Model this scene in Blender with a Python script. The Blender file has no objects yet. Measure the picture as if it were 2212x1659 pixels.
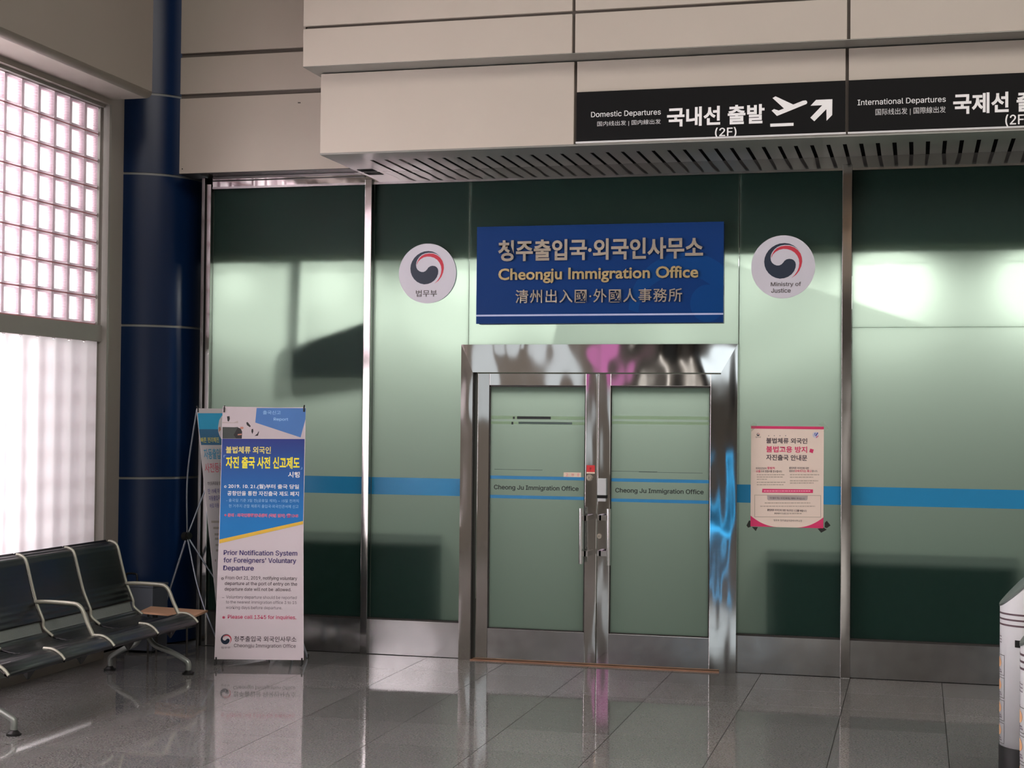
import bpy, bmesh, math, random
from mathutils import Vector, Matrix
from mathutils.geometry import tessellate_polygon
random.seed(7)
scene = bpy.context.scene
COL = scene.collection
PI = math.pi

# ------------------------------------------------------------------ camera
F_PX, YAW, PITCH, ROLL = 3375.84, 0.2542656, 0.0208185, 0.0095658
CAM = Vector((0.0, -10.9, 1.755))
W_PX, H_PX = 2212, 1659
cy, sy = math.cos(YAW), math.sin(YAW)
FWD = Vector((-sy*math.cos(PITCH), cy*math.cos(PITCH), math.sin(PITCH)))
R0 = Vector((cy, sy, 0)); U0 = R0.cross(FWD)
RIGHT = math.cos(ROLL)*R0 + math.sin(ROLL)*U0
UP = -math.sin(ROLL)*R0 + math.cos(ROLL)*U0
cam_data = bpy.data.cameras.new('camera')
cam_data.sensor_width = 36.0
cam_data.lens = F_PX/W_PX*36.0
cam_data.clip_start = 0.05; cam_data.clip_end = 200
cam = bpy.data.objects.new('camera', cam_data); COL.objects.link(cam)
M = Matrix((RIGHT, UP, -FWD)).transposed().to_4x4(); M.translation = CAM
cam.matrix_world = M
scene.camera = cam

# ------------------------------------------------------------------ exposure, world, lights
vs = scene.view_settings
scene.display_settings.display_device = 'sRGB'
vs.view_transform = 'Standard'; vs.look = 'None'; vs.gamma = 1.0; vs.use_curve_mapping = False
vs.exposure = 0.0
scene.cycles.use_denoising = True
scene.cycles.max_bounces = 10
scene.cycles.diffuse_bounces = 4
scene.cycles.glossy_bounces = 5
scene.cycles.transparent_max_bounces = 12
scene.cycles.caustics_reflective = False
scene.cycles.caustics_refractive = False
scene.cycles.sample_clamp_indirect = 6.0

world = bpy.data.worlds.new('overcast_sky'); scene.world = world
world.use_nodes = True
wb = world.node_tree.nodes['Background']
wb.inputs[0].default_value = (0.93, 0.95, 1.0, 1); wb.inputs[1].default_value = 1.2

def area_light(name, loc, direction, sx, sz, power, color=(1, 1, 1), spread=PI):
    d = bpy.data.lights.new(name, 'AREA'); d.shape = 'RECTANGLE'
    d.size = sx; d.size_y = sz; d.energy = power; d.color = color; d.spread = spread
    o = bpy.data.objects.new(name, d); COL.objects.link(o)
    o.location = loc
    o.rotation_euler = Vector(direction).to_track_quat('-Z', 'Y').to_euler()
    return o

# daylight outside the glass block wall
area_light('daylight_outside', (-7.0, -4.6, 2.3), (1, 0, 0), 4.6, 8.6, 2900, (1.0, 0.98, 0.985))
# hall ceiling lighting
area_light('hall_ceiling_light', (3.0, -8.5, 7.7), (0, 0.25, -1), 9.0, 5.0, 730, (1.0, 0.93, 0.87))
area_light('hall_ceiling_light', (-1.5, -15.0, 7.7), (0, 0.1, -1), 10.0, 4.0, 420, (1.0, 0.94, 0.89))
# office behind the frosted glass
OFFICE_LAMPS = [-5.02, -4.27, -3.22, -2.2, -1.18, -0.2, 0.82, 1.8]
for x in OFFICE_LAMPS:
    area_light('office_downlight', (x, 0.35, 2.87), (0, -0.2, -1), 0.16, 0.16, 10 if x < -5 else (15 if x > -0.5 else 18), (0.99, 1.0, 0.96))
area_light('office_ceiling_light', (-1.8, 2.0, 2.86), (0, -0.2, -1), 6.4, 1.6, 52, (1.0, 1.0, 0.92))

# ------------------------------------------------------------------ pixel to point
def ray(px, py):
    return FWD + RIGHT*((px-W_PX/2)/F_PX) - UP*((py-H_PX/2)/F_PX)

def on_y(px, py, Y):
    r = ray(px, py); return CAM + r*((Y-CAM.y)/r.y)

def on_x(px, py, X):
    r = ray(px, py); return CAM + r*((X-CAM.x)/r.x)

def on_z(px, py, Z):
    r = ray(px, py); return CAM + r*((Z-CAM.z)/r.z)

class Plane:
    """A flat sheet somewhere in the room: origin, unit directions to its right and up."""
    def __init__(s, o, u, v):
        s.o = Vector(o); s.u = Vector(u).normalized(); v = Vector(v)
        s.v = (v - s.u*v.dot(s.u)).normalized(); s.n = s.u.cross(s.v)
    def hit(s, px, py):
        r = ray(px, py); t = (s.o-CAM).dot(s.n)/r.dot(s.n)
        d = CAM + r*t - s.o
        return d.dot(s.u), d.dot(s.v)
    def pt(s, u, v, w=0.0):
        return s.o + s.u*u + s.v*v + s.n*w
    def box(s, x0, x1, yt, yb):
        xm, ym = (x0+x1)/2, (yt+yb)/2
        return s.hit(x0, ym)[0], s.hit(x1, ym)[0], s.hit(xm, yb)[1], s.hit(xm, yt)[1]

def wall_plane(Y):
    return Plane((0, Y, 0), (1, 0, 0), (0, 0, 1))

# ------------------------------------------------------------------ materials
def srgb(r, g, b):
    def f(c):
        c /= 255.0
        return c/12.92 if c <= 0.04045 else ((c+0.055)/1.055)**2.4
    return (f(r), f(g), f(b), 1.0)

def newmat(name):
    m = bpy.data.materials.new(name); m.use_nodes = True
    nt = m.node_tree; bs = nt.nodes['Principled BSDF']
    return m, nt, bs

def node(nt, t, **kw):
    n = nt.nodes.new(t)
    for k, v in kw.items():
        if k in n.inputs: n.inputs[k].default_value = v
        else: setattr(n, k, v)
    return n

def plain(name, col, rough=0.5, metal=0.0, spec=0.5, var=0.06, scale=14.0, bump=0.0, bscale=60.0, coat=0.0):
    m, nt, bs = newmat(name)
    bs.inputs['Roughness'].default_value = rough
    bs.inputs['Metallic'].default_value = metal
    bs.inputs['Specular IOR Level'].default_value = spec
    bs.inputs['Coat Weight'].default_value = coat
    tc = node(nt, 'ShaderNodeTexCoord')
    nz = node(nt, 'ShaderNodeTexNoise', Scale=scale, Detail=4.0)
    nt.links.new(tc.outputs['Object'], nz.inputs['Vector'])
    mx = node(nt, 'ShaderNodeMix'); mx.data_type = 'RGBA'
    c = Vector(col[:3])
    mx.inputs['A'].default_value = (*(c*(1-var)), 1); mx.inputs['B'].default_value = (*[min(1, k*(1+var)) for k in c], 1)
    nt.links.new(nz.outputs['Fac'], mx.inputs['Factor'])
    nt.links.new(mx.outputs['Result'], bs.inputs['Base Color'])
    if bump:
        nb = node(nt, 'ShaderNodeTexNoise', Scale=bscale, Detail=3.0)
        nt.links.new(tc.outputs['Object'], nb.inputs['Vector'])
        b = node(nt, 'ShaderNodeBump', Strength=bump, Distance=0.01)
        nt.links.new(nb.outputs['Fac'], b.inputs['Height'])
        nt.links.new(b.outputs['Normal'], bs.inputs['Normal'])
    return m

def stainless(name, col, rough, wave=0.0, wscale=(1, 1, 1), streak=0.0):
    m, nt, bs = newmat(name)
    bs.inputs['Metallic'].default_value = 1.0
    bs.inputs['Base Color'].default_value = col
    tc = node(nt, 'ShaderNodeTexCoord')
    mp = node(nt, 'ShaderNodeMapping'); mp.inputs['Scale'].default_value = wscale
    nt.links.new(tc.outputs['Object'], mp.inputs['Vector'])
    nz = node(nt, 'ShaderNodeTexNoise', Scale=1.0, Detail=1.0)
    nt.links.new(mp.outputs['Vector'], nz.inputs['Vector'])
    n2 = node(nt, 'ShaderNodeTexNoise', Scale=9.0, Detail=5.0)
    nt.links.new(tc.outputs['Object'], n2.inputs['Vector'])
    mr = node(nt, 'ShaderNodeMapRange'); mr.inputs['To Min'].default_value = rough*0.6; mr.inputs['To Max'].default_value = rough*1.5
    nt.links.new(n2.outputs['Fac'], mr.inputs['Value'])
    nt.links.new(mr.outputs['Result'], bs.inputs['Roughness'])
    if wave:
        b = node(nt, 'ShaderNodeBump', Strength=1.0, Distance=wave)
        nt.links.new(nz.outputs['Fac'], b.inputs['Height'])
        nt.links.new(b.outputs['Normal'], bs.inputs['Normal'])
    return m

def emit(name, col, strength):
    m, nt, bs = newmat(name)
    bs.inputs['Base Color'].default_value = (0, 0, 0, 1)
    bs.inputs['Emission Color'].default_value = col
    bs.inputs['Emission Strength'].default_value = strength
    return m

def granite(name):
    m, nt, bs = newmat(name)
    tc = node(nt, 'ShaderNodeTexCoord'); oi = node(nt, 'ShaderNodeObjectInfo')
    geo = node(nt, 'ShaderNodeNewGeometry')
    nz = node(nt, 'ShaderNodeTexNoise', Scale=95.0, Detail=4.0, Roughness=0.75)
    nt.links.new(geo.outputs['Position'], nz.inputs['Vector'])
    vo = node(nt, 'ShaderNodeTexVoronoi', Scale=140.0)
    nt.links.new(geo.outputs['Position'], vo.inputs['Vector'])
    rp = node(nt, 'ShaderNodeValToRGB')
    e = rp.color_ramp.elements
    e[0].position = 0.33; e[0].color = (0.15, 0.143, 0.132, 1)
    e[1].position = 0.68; e[1].color = (0.38, 0.364, 0.34, 1)
    nt.links.new(nz.outputs['Fac'], rp.inputs['Fac'])
    m2 = node(nt, 'ShaderNodeMix'); m2.data_type = 'RGBA'; m2.blend_type = 'MULTIPLY'
    m2.inputs['Factor'].default_value = 0.35
    nt.links.new(rp.outputs['Color'], m2.inputs['A']); nt.links.new(vo.outputs['Color'], m2.inputs['B'])
    hsv = node(nt, 'ShaderNodeHueSaturation', Saturation=0.35)
    nt.links.new(m2.outputs['Result'], hsv.inputs['Color'])
    mr = node(nt, 'ShaderNodeMapRange'); mr.inputs['To Min'].default_value = 0.88; mr.inputs['To Max'].default_value = 1.12
    nt.links.new(oi.outputs['Random'], mr.inputs['Value']); nt.links.new(mr.outputs['Result'], hsv.inputs['Value'])
    nt.links.new(hsv.outputs['Color'], bs.inputs['Base Color'])
    n3 = node(nt, 'ShaderNodeTexNoise', Scale=2.2, Detail=4.0)
    nt.links.new(geo.outputs['Position'], n3.inputs['Vector'])
    m3 = node(nt, 'ShaderNodeMapRange'); m3.inputs['To Min'].default_value = 0.02; m3.inputs['To Max'].default_value = 0.075
    nt.links.new(n3.outputs['Fac'], m3.inputs['Value']); nt.links.new(m3.outputs['Result'], bs.inputs['Roughness'])
    bs.inputs['IOR'].default_value = 1.85
    return m

def frosted(name, front, through, tw=0.8):
    """glass under a frosting film: scatters the light of the office behind it"""
    m, nt, bs = newmat(name)
    tr = node(nt, 'ShaderNodeBsdfTranslucent'); tr.inputs['Color'].default_value = through
    bs.inputs['Base Color'].default_value = front; bs.inputs['Roughness'].default_value = 0.33
    bs.inputs['Specular IOR Level'].default_value = 0.45
    mx = node(nt, 'ShaderNodeMixShader'); mx.inputs[0].default_value = tw
    out = nt.nodes['Material Output']
    nt.links.new(bs.outputs[0], mx.inputs[1]); nt.links.new(tr.outputs[0], mx.inputs[2])
    nt.links.new(mx.outputs[0], out.inputs['Surface'])
    return m

def clear_glass(name, gloss=0.07, tint=(1, 1, 1, 1)):
    m, nt, bs = newmat(name)
    t = node(nt, 'ShaderNodeBsdfTransparent'); t.inputs['Color'].default_value = tint
    g = node(nt, 'ShaderNodeBsdfGlossy'); g.inputs['Roughness'].default_value = 0.05
    mx = node(nt, 'ShaderNodeMixShader'); mx.inputs[0].default_value = gloss
    nt.links.new(t.outputs[0], mx.inputs[1]); nt.links.new(g.outputs[0], mx.inputs[2])
    nt.links.new(mx.outputs[0], nt.nodes['Material Output'].inputs['Surface'])
    return m

def milky(name, col, transp, tcol):
    m, nt, bs = newmat(name)
    tr = node(nt, 'ShaderNodeBsdfTranslucent'); tr.inputs['Color'].default_value = tcol
    df = node(nt, 'ShaderNodeBsdfDiffuse'); df.inputs['Color'].default_value = col
    tp = node(nt, 'ShaderNodeBsdfTransparent')
    a = node(nt, 'ShaderNodeMixShader'); a.inputs[0].default_value = 0.6
    b = node(nt, 'ShaderNodeMixShader'); b.inputs[0].default_value = transp
    nt.links.new(df.outputs[0], a.inputs[1]); nt.links.new(tr.outputs[0], a.inputs[2])
    nt.links.new(a.outputs[0], b.inputs[1]); nt.links.new(tp.outputs[0], b.inputs[2])
    nt.links.new(b.outputs[0], nt.nodes['Material Output'].inputs['Surface'])
    return m

def print_gradient(name, stops, z0, z1):
    m, nt, bs = newmat(name)
    geo = node(nt, 'ShaderNodeTexCoord'); sp = node(nt, 'ShaderNodeSeparateXYZ')
    nt.links.new(geo.outputs['Object'], sp.inputs[0])
    mr = node(nt, 'ShaderNodeMapRange'); mr.inputs['From Min'].default_value = z0; mr.inputs['From Max'].default_value = z1
    nt.links.new(sp.outputs['Z'], mr.inputs['Value'])
    rp = node(nt, 'ShaderNodeValToRGB'); e = rp.color_ramp.elements
    e[0].color = stops[0]; e[1].color = stops[1]
    nt.links.new(mr.outputs['Result'], rp.inputs['Fac']); nt.links.new(rp.outputs['Color'], bs.inputs['Base Color'])
    bs.inputs['Roughness'].default_value = 0.5
    return m

MT = {}
MT['beige'] = plain('beige_painted_panel', srgb(190, 181, 169), 0.42, var=0.045, scale=2.2, spec=0.35)
MT['beam'] = plain('beige_plaster', srgb(160, 152, 143), 0.7, var=0.03, scale=2.0)
MT['groove'] = plain('dark_joint', srgb(105, 98, 92), 0.8)
MT['framegrey'] = plain('grey_window_paint', srgb(150, 146, 140), 0.6, var=0.04)
MT['steel'] = stainless('polished_steel', (0.52, 0.51, 0.50, 1), 0.05, 0.003, (6.0, 2.0, 1.3))
MT['steel_wavy'] = stainless('mirror_steel_dented', (0.64, 0.63, 0.62, 1), 0.05, 0.007, (3.0, 2.0, 2.2))
MT['steel_mull'] = stainless('polished_mullion_steel', (0.47, 0.46, 0.455, 1), 0.09, 0.002, (6.0, 2.0, 1.0))
MT['steel_dull'] = stainless('brushed_steel', (0.42, 0.42, 0.42, 1), 0.17, 0.004, (3.0, 2.0, 3.0))
MT['chrome'] = stainless('chrome', (0.82, 0.82, 0.83, 1), 0.06, 0.0012, (24, 24, 24))
MT['chrome_smooth'] = stainless('smooth_chrome', (0.8, 0.8, 0.81, 1), 0.10)
for k_ in ('chrome',): MT[k_].node_tree.nodes['Principled BSDF'].inputs['Metallic'].default_value = 0.6; MT[k_].node_tree.nodes['Principled BSDF'].inputs['Base Color'].default_value = srgb(216, 206, 192)
MT['gold'] = stainless('gold_metal', (0.83, 0.67, 0.36, 1), 0.14, 0.0012, (24, 24, 24))
MT['gold'].node_tree.nodes['Principled BSDF'].inputs['Metallic'].default_value = 0.7
MT['darkmetal'] = plain('dark_metal', srgb(52, 50, 48), 0.5, metal=0.3)
MT['soffit'] = plain('grey_soffit_metal', srgb(140, 140, 134), 0.35, metal=0.35, var=0.04, scale=3)
MT['black'] = plain('black_void', srgb(10, 10, 10), 0.9)
MT['column'] = plain('dark_blue_enamel', srgb(11, 37, 74), 0.28, var=0.03, scale=3, spec=0.35)
MT['ring'] = plain('grey_joint_ring', srgb(128, 130, 128), 0.45, metal=0.2)
MT['granite'] = granite('polished_granite')
MT['grout'] = plain('dark_grout', srgb(58, 55, 52), 0.7)
MT['frost'] = frosted('frosted_green_glass', (0.045, 0.105, 0.092, 1), (0.70, 0.765, 0.70, 1))
MT['stripe'] = plain('blue_vinyl_stripe', srgb(20, 132, 184), 0.4, var=0.03)
MT['doorline'] = plain('blue_vinyl_line', srgb(40, 130, 185), 0.4, var=0.03)
MT['inkblack'] = plain('black_lettering', srgb(22, 30, 30), 0.5)
MT['ink_faded'] = plain('faded_lettering', srgb(70, 88, 84), 0.5)
MT['signblue'] = plain('blue_sign_board', srgb(6, 52, 112), 0.4, var=0.03, scale=3, spec=0.15)
MT['signblue2'] = plain('lighter_blue_print', srgb(2, 62, 124), 0.4, var=0.02, spec=0.15)
MT['signside'] = plain('sign_edge', srgb(50, 60, 78), 0.6)
MT['signwhite'] = plain('white_sign', srgb(206, 204, 214), 0.5, var=0.015)
MT['lineblue'] = plain('pale_line', srgb(178, 190, 225), 0.5)
MT['navy'] = plain('navy_print', srgb(8, 30, 54), 0.45)
MT['red'] = plain('red_print', srgb(196, 40, 62), 0.45)
MT['greyink'] = plain('grey_print', srgb(80, 74, 74), 0.5)
MT['blackboard'] = plain('black_sign_board', srgb(16, 16, 17), 0.6, var=0.02, spec=0.15)
MT['white'] = plain('white_print', srgb(250, 250, 250), 0.5, var=0.01)
MT['whitedim'] = plain('offwhite_print', srgb(215, 215, 215), 0.5, var=0.01)
MT['banner'] = plain('banner_vinyl', srgb(222, 212, 218), 0.5, var=0.012, scale=5)
MT['bphoto'] = plain('banner_photo_grey', srgb(196, 186, 190), 0.5, var=0.05, scale=9)
MT['bgreen'] = plain('banner_photo_green', srgb(58, 66, 62), 0.5, var=0.2, scale=20)
MT['bdark'] = plain('banner_photo_dark', srgb(28, 27, 28), 0.5)
MT['bskin'] = plain('banner_photo_skin', srgb(190, 130, 112), 0.5)
MT['byellow'] = plain('yellow_print', srgb(252, 240, 60), 0.5, var=0.01)
MT['byellow2'] = plain('pale_yellow_print', srgb(235, 222, 120), 0.5, var=0.01)
MT['bgold'] = plain('gold_stripe_print', srgb(238, 196, 70), 0.5, var=0.01)
MT['bpurple'] = plain('purple_print', srgb(54, 38, 112), 0.5)
MT['bink'] = plain('dark_print', srgb(76, 62, 72), 0.5)
MT['bgrey'] = plain('light_grey_print', srgb(128, 118, 128), 0.5)
MT['bpink'] = plain('pink_print', srgb(214, 48, 104), 0.5)
MT['bpinkl'] = plain('pale_pink_print', srgb(246, 168, 190), 0.5)
MT['blight'] = plain('pale_blue_print', srgb(160, 205, 240), 0.5)
MT['bcyan'] = plain('cyan_print', srgb(60, 172, 222), 0.5, var=0.05)
MT['bslate'] = plain('slate_blue_print', srgb(66, 116, 158), 0.5, var=0.05)
MT['bsky'] = plain('sky_blue_letters', srgb(96, 170, 214), 0.5)
MT['brose'] = plain('rose_letters', srgb(222, 96, 120), 0.5)
MT['bviolet'] = plain('violet_letters', srgb(110, 100, 170), 0.5)
MT['bquad'] = plain('photo_blue', srgb(70, 120, 185), 0.5, var=0.12, scale=6)
MT['poster'] = plain('poster_paper', srgb(232, 214, 200), 0.5, var=0.012, scale=4)
MT['pgrey'] = plain('poster_tab_grey', srgb(178, 166, 162), 0.5)
MT['pline'] = plain('poster_line', srgb(168, 156, 140), 0.5)
MT['ptiny'] = plain('poster_small_print', srgb(176, 162, 148), 0.6)
MT['pblue'] = plain('poster_blue', srgb(66, 84, 170), 0.5)
MT['tape'] = plain('black_tape', srgb(44, 44, 40), 0.35)
MT['cleartape'] = milky('clear_tape', srgb(190, 205, 180), 0.72, srgb(200, 215, 195))
MT['alu'] = plain('aluminium_pole', srgb(170, 178, 190), 0.3, metal=0.8)
MT['rubber'] = plain('black_plastic', srgb(20, 20, 20), 0.45)
MT['vinyl'] = plain('black_seat_vinyl', srgb(14, 16, 20), 0.3, var=0.1, scale=30, spec=0.45, bump=0.05, bscale=300)
MT['rod'] = plain('pale_seat_metal', srgb(172, 172, 158), 0.38, metal=0.45)
MT['mesh'] = plain('perforated_grey_plate', srgb(128, 134, 130), 0.5, metal=0.1, var=0.25, scale=160)
MT['leg'] = plain('grey_leg_metal', srgb(150, 155, 150), 0.35, metal=0.6)
MT['wood'] = plain('tan_board', srgb(205, 160, 128), 0.5, var=0.05, scale=8)
MT['cab'] = plain('grey_box_metal', srgb(92, 98, 108), 0.45, metal=0.3)
MT['binwhite'] = plain('white_bin_metal', srgb(226, 226, 230), 0.35, var=0.015)
MT['binbrown'] = plain('brown_band', srgb(88, 66, 74), 0.45)
MT['binblack'] = plain('black_bin_base', srgb(14, 14, 15), 0.5)
MT['bincap'] = plain('grey_bin_cap', srgb(92, 100, 96), 0.4)
MT['orange'] = plain('orange_print', srgb(236, 180, 132), 0.5)
MT['reds'] = plain('red_sticker', srgb(206, 44, 48), 0.5)
MT['paper'] = plain('cream_sticker', srgb(226, 208, 186), 0.5)
MT['plasticgrey'] = plain('light_grey_plastic', srgb(196, 200, 202), 0.35)
MT['copper'] = plain('worn_brown_threshold', srgb(150, 112, 88), 0.5, metal=0.3, var=0.3, scale=6)
MT['office'] = plain('office_paint', srgb(148, 148, 138), 0.8)
MT['ofloor'] = plain('office_floor', srgb(52, 50, 44), 0.6)
MT['sofa'] = plain('dark_green_upholstery', srgb(20, 44, 38), 0.7)
MT['hallwall'] = plain('hall_wall_paint', srgb(186, 178, 168), 0.7, var=0.1, scale=0.8)
MT['hallceil'] = plain('hall_ceiling_paint', srgb(176, 172, 166), 0.8)
MT['mortar'] = plain('pink_grey_mortar', srgb(196, 140, 144), 0.8)
MT['bpane'] = milky('glass_block_back', (0.8, 0.8, 0.8, 1), 0.45, (0.95, 0.93, 0.94, 1))
MT['bside'] = milky('glass_block_side', srgb(214, 198, 208), 0.15, srgb(226, 212, 220))
MT['brim'] = milky('glass_block_rim', srgb(236, 228, 232), 0.05, srgb(236, 226, 230))
MT['bfront'] = clear_glass('glass_block_face')
MT['film'] = milky('white_window_film', (0.88, 0.88, 0.88, 1), 0.0, (0.99, 0.98, 0.98, 1))
MT['clear'] = clear_glass('clear_strip', 0.10, (0.5, 0.58, 0.5, 1))

# ------------------------------------------------------------------ mesh helpers
def add_box(bm, x0, x1, y0, y1, z0, z1, mi=0, bevel=0.0):
    vs_ = [bm.verts.new((x, y, z)) for x in (x0, x1) for y in (y0, y1) for z in (z0, z1)]
    fs = []
    for q in ((0, 1, 3, 2), (4, 6, 7, 5), (0, 4, 5, 1), (2, 3, 7, 6), (0, 2, 6, 4), (1, 5, 7, 3)):
        f = bm.faces.new([vs_[i] for i in q]); f.material_index = mi; fs.append(f)
    if bevel > 0:
        es = list({e for f in fs for e in f.edges})
        bmesh.ops.bevel(bm, geom=es, offset=bevel, segments=2, affect='EDGES', profile=0.6)
    return bm

def box_bm(*a, **k):
    return add_box(bmesh.new(), *a, **k)

def add_tube(bm, pts, r, seg=10, caps=True, radii=None):
    pts = [Vector(p) for p in pts]; n = len(pts); rings = []
    prev = None
    for i, p in enumerate(pts):
        t = (pts[min(i+1, n-1)] - pts[max(i-1, 0)]).normalized()
        if prev is None:
            a = t.orthogonal().normalized()
        else:
            a = (prev - t*prev.dot(t)).normalized()
        prev = a; b = t.cross(a)
        rr = radii[i] if radii else r
        rings.append([bm.verts.new(p + (a*math.cos(2*PI*k/seg) + b*math.sin(2*PI*k/seg))*rr) for k in range(seg)])
    for i in range(n-1):
        for k in range(seg):
            f = bm.faces.new((rings[i][k], rings[i][(k+1) % seg], rings[i+1][(k+1) % seg], rings[i+1][k])); f.smooth = True
    if caps:
        for q_ in (rings[0][::-1], rings[-1]):
            for e in bm.faces.new(q_).edges: e.smooth = False
    return bm

def tube_bm(*a, **k):
    return add_tube(bmesh.new(), *a, **k)

def smooth_path(pts, sub=5):
    pts = [Vector(p) for p in pts]; out = []
    P = [pts[0]*2-pts[1]] + pts + [pts[-1]*2-pts[-2]]
    for i in range(1, len(P)-2):
        for k in range(sub):
            t = k/sub
            a, b, c, d = P[i-1], P[i], P[i+1], P[i+2]
            out.append(0.5*((2*b)+(c-a)*t+(2*a-5*b+4*c-d)*t*t+(3*b-a-3*c+d)*t**3))
    out.append(pts[-1]); return out

def add_cyl(bm, c, axis, r, h, seg=24, mi=0, r2=None):
    axis = Vector(axis).normalized(); a = axis.orthogonal().normalized(); b = axis.cross(a); c = Vector(c)
    r2 = r if r2 is None else r2
    A = [bm.verts.new(c + (a*math.cos(2*PI*k/seg) + b*math.sin(2*PI*k/seg))*r) for k in range(seg)]
    B = [bm.verts.new(c + axis*h + (a*math.cos(2*PI*k/seg) + b*math.sin(2*PI*k/seg))*r2) for k in range(seg)]
    for k in range(seg):
        f = bm.faces.new((A[k], A[(k+1) % seg], B[(k+1) % seg], B[k])); f.smooth = True; f.material_index = mi
    f = bm.faces.new(A[::-1]); f.material_index = mi
    for e in f.edges: e.smooth = False
    f = bm.faces.new(B); f.material_index = mi
    for e in f.edges: e.smooth = False
    return bm

def cyl_bm(*a, **k):
    return add_cyl(bmesh.new(), *a, **k)

def poly_bm(plane, uv, w0=0.0, w1=None, bm=None):
    """polygon on a plane; with w1 it becomes a slab between the two offsets"""
    bm = bm or bmesh.new()
    top = w0 if w1 is None else w1
    vt = [bm.verts.new(plane.pt(u, v, top)) for u, v in uv]
    def cap(vv):
        if len(vv) <= 4: bm.faces.new(vv); return
        for t in tessellate_polygon([[Vector((u, v, 0)) for u, v in uv]]):
            try: bm.faces.new([vv[i] for i in t])
            except ValueError: pass
    cap(vt)
    if w1 is not None:
        vb = [bm.verts.new(plane.pt(u, v, w0)) for u, v in uv]
        n = len(uv)
        for i in range(n):
            bm.faces.new((vb[i], vb[(i+1) % n], vt[(i+1) % n], vt[i]))
        cap(vb)
    return bm

def obj(name, bm, mat, parent=None, label=None, base=None, keep_tri=False):
    me = bpy.data.meshes.new(name)
    if isinstance(bm, bmesh.types.BMesh):
        big = [f for f in bm.faces if len(f.verts) > 4]
        if big: bmesh.ops.triangulate(bm, faces=big)
        bmesh.ops.recalc_face_normals(bm, faces=bm.faces) if not keep_tri else None
        bm.to_mesh(me); bm.free()
    else:
        me = bm
    for m_ in (mat if isinstance(mat, (list, tuple)) else [mat]):
        me.materials.append(m_)
    o = bpy.data.objects.new(name, me); COL.objects.link(o)
    if parent is not None:
        o.parent = parent
        r = parent
        off = Vector((0, 0, 0))
        while r is not None:
            off += r.location + Vector(r.get('_mpi', (0, 0, 0))); r = r.parent
        o.matrix_parent_inverse = Matrix.Translation(-off)
        o['_mpi'] = tuple(-off)
    if label: o['label'] = label
    return o

def thing(name, label, cat, loc, group=None):
    o = bpy.data.objects.new(name, None); COL.objects.link(o)
    o.empty_display_size = 0.1
    o.location = loc; o['label'] = label; o['category'] = cat
    if group: o['group'] = group
    return o

def struct_root(name, loc=(0, 0, 0)):
    o = bpy.data.objects.new(name, None); COL.objects.link(o)
    o.location = loc; o['kind'] = 'structure'
    return o

def struct(name, bm, mat, parent=None):
    o = obj(name, bm, mat, parent)
    if parent is None: o['kind'] = 'structure'
    return o

# ------------------------------------------------------------------ lettering
try:      # the sans-serif face that ships inside Blender
    import os
    INTER = bpy.data.fonts.load(os.path.join(bpy.utils.system_resource('DATAFILES'), 'fonts', 'Inter.woff2'))
except Exception:
    INTER = None
def text_mesh(s, bold=0.0, extrude=0.0, space=1.0, font=True):
    cu = bpy.data.curves.new('txt', 'FONT'); cu.body = s
    cu.offset = bold; cu.extrude = extrude; cu.resolution_u = 3; cu.space_character = space
    latin = font and INTER is not None and all(ord(c) < 0x2020 for c in s)
    if latin: cu.font = INTER; cu.offset = 0.0
    o = bpy.data.objects.new('txt', cu)
    me = bpy.data.meshes.new_from_object(o)
    if latin and bold > 0:      # heavier strokes: the outline repeated a hair to each side
        bm = bmesh.new()
        for k, (dx, dy) in enumerate(((0, 0), (-1, 0), (1, 0), (0, 0.7), (0, -0.7))):
            n0 = len(bm.verts); bm.from_mesh(me); bm.verts.ensure_lookup_table()
            for v in bm.verts[n0:]: v.co.x += dx*bold; v.co.y += dy*bold; v.co.z += k*0.00012
        bm.to_mesh(me); bm.free()
    bpy.data.objects.remove(o); bpy.data.curves.remove(cu)
    return me

def fit(me, plane, box, w0, depth=0.0):
    """scale lettering into box (u0,u1,v0,v1) of a plane, lifted w0 off it"""
    xs = [v.co.x for v in me.vertices]; ys = [v.co.y for v in me.vertices]; zs = [v.co.z for v in me.vertices]
    x0, x1, y0, y1, z0, z1 = min(xs), max(xs), min(ys), max(ys), min(zs), max(zs)
    u0, u1, v0, v1 = box
    for v in me.vertices:
        u = u0 + (v.co.x-x0)/(x1-x0)*(u1-u0)
        q = v0 + (v.co.y-y0)/(y1-y0)*(v1-v0)
        w = w0 + ((v.co.z-z0)/(z1-z0)*depth if depth else v.co.z-z0)
        v.co = plane.pt(u, q, w)
    return me

def letter(s, plane, box, mat, parent, w=0.0012, bold=0.0, depth=0.0, name='lettering', space=1.0):
    me = text_mesh(s, bold, 0.05 if depth else 0.0, space)
    fit(me, plane, box, w, depth)
    return obj(name, me, mat, parent)

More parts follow.
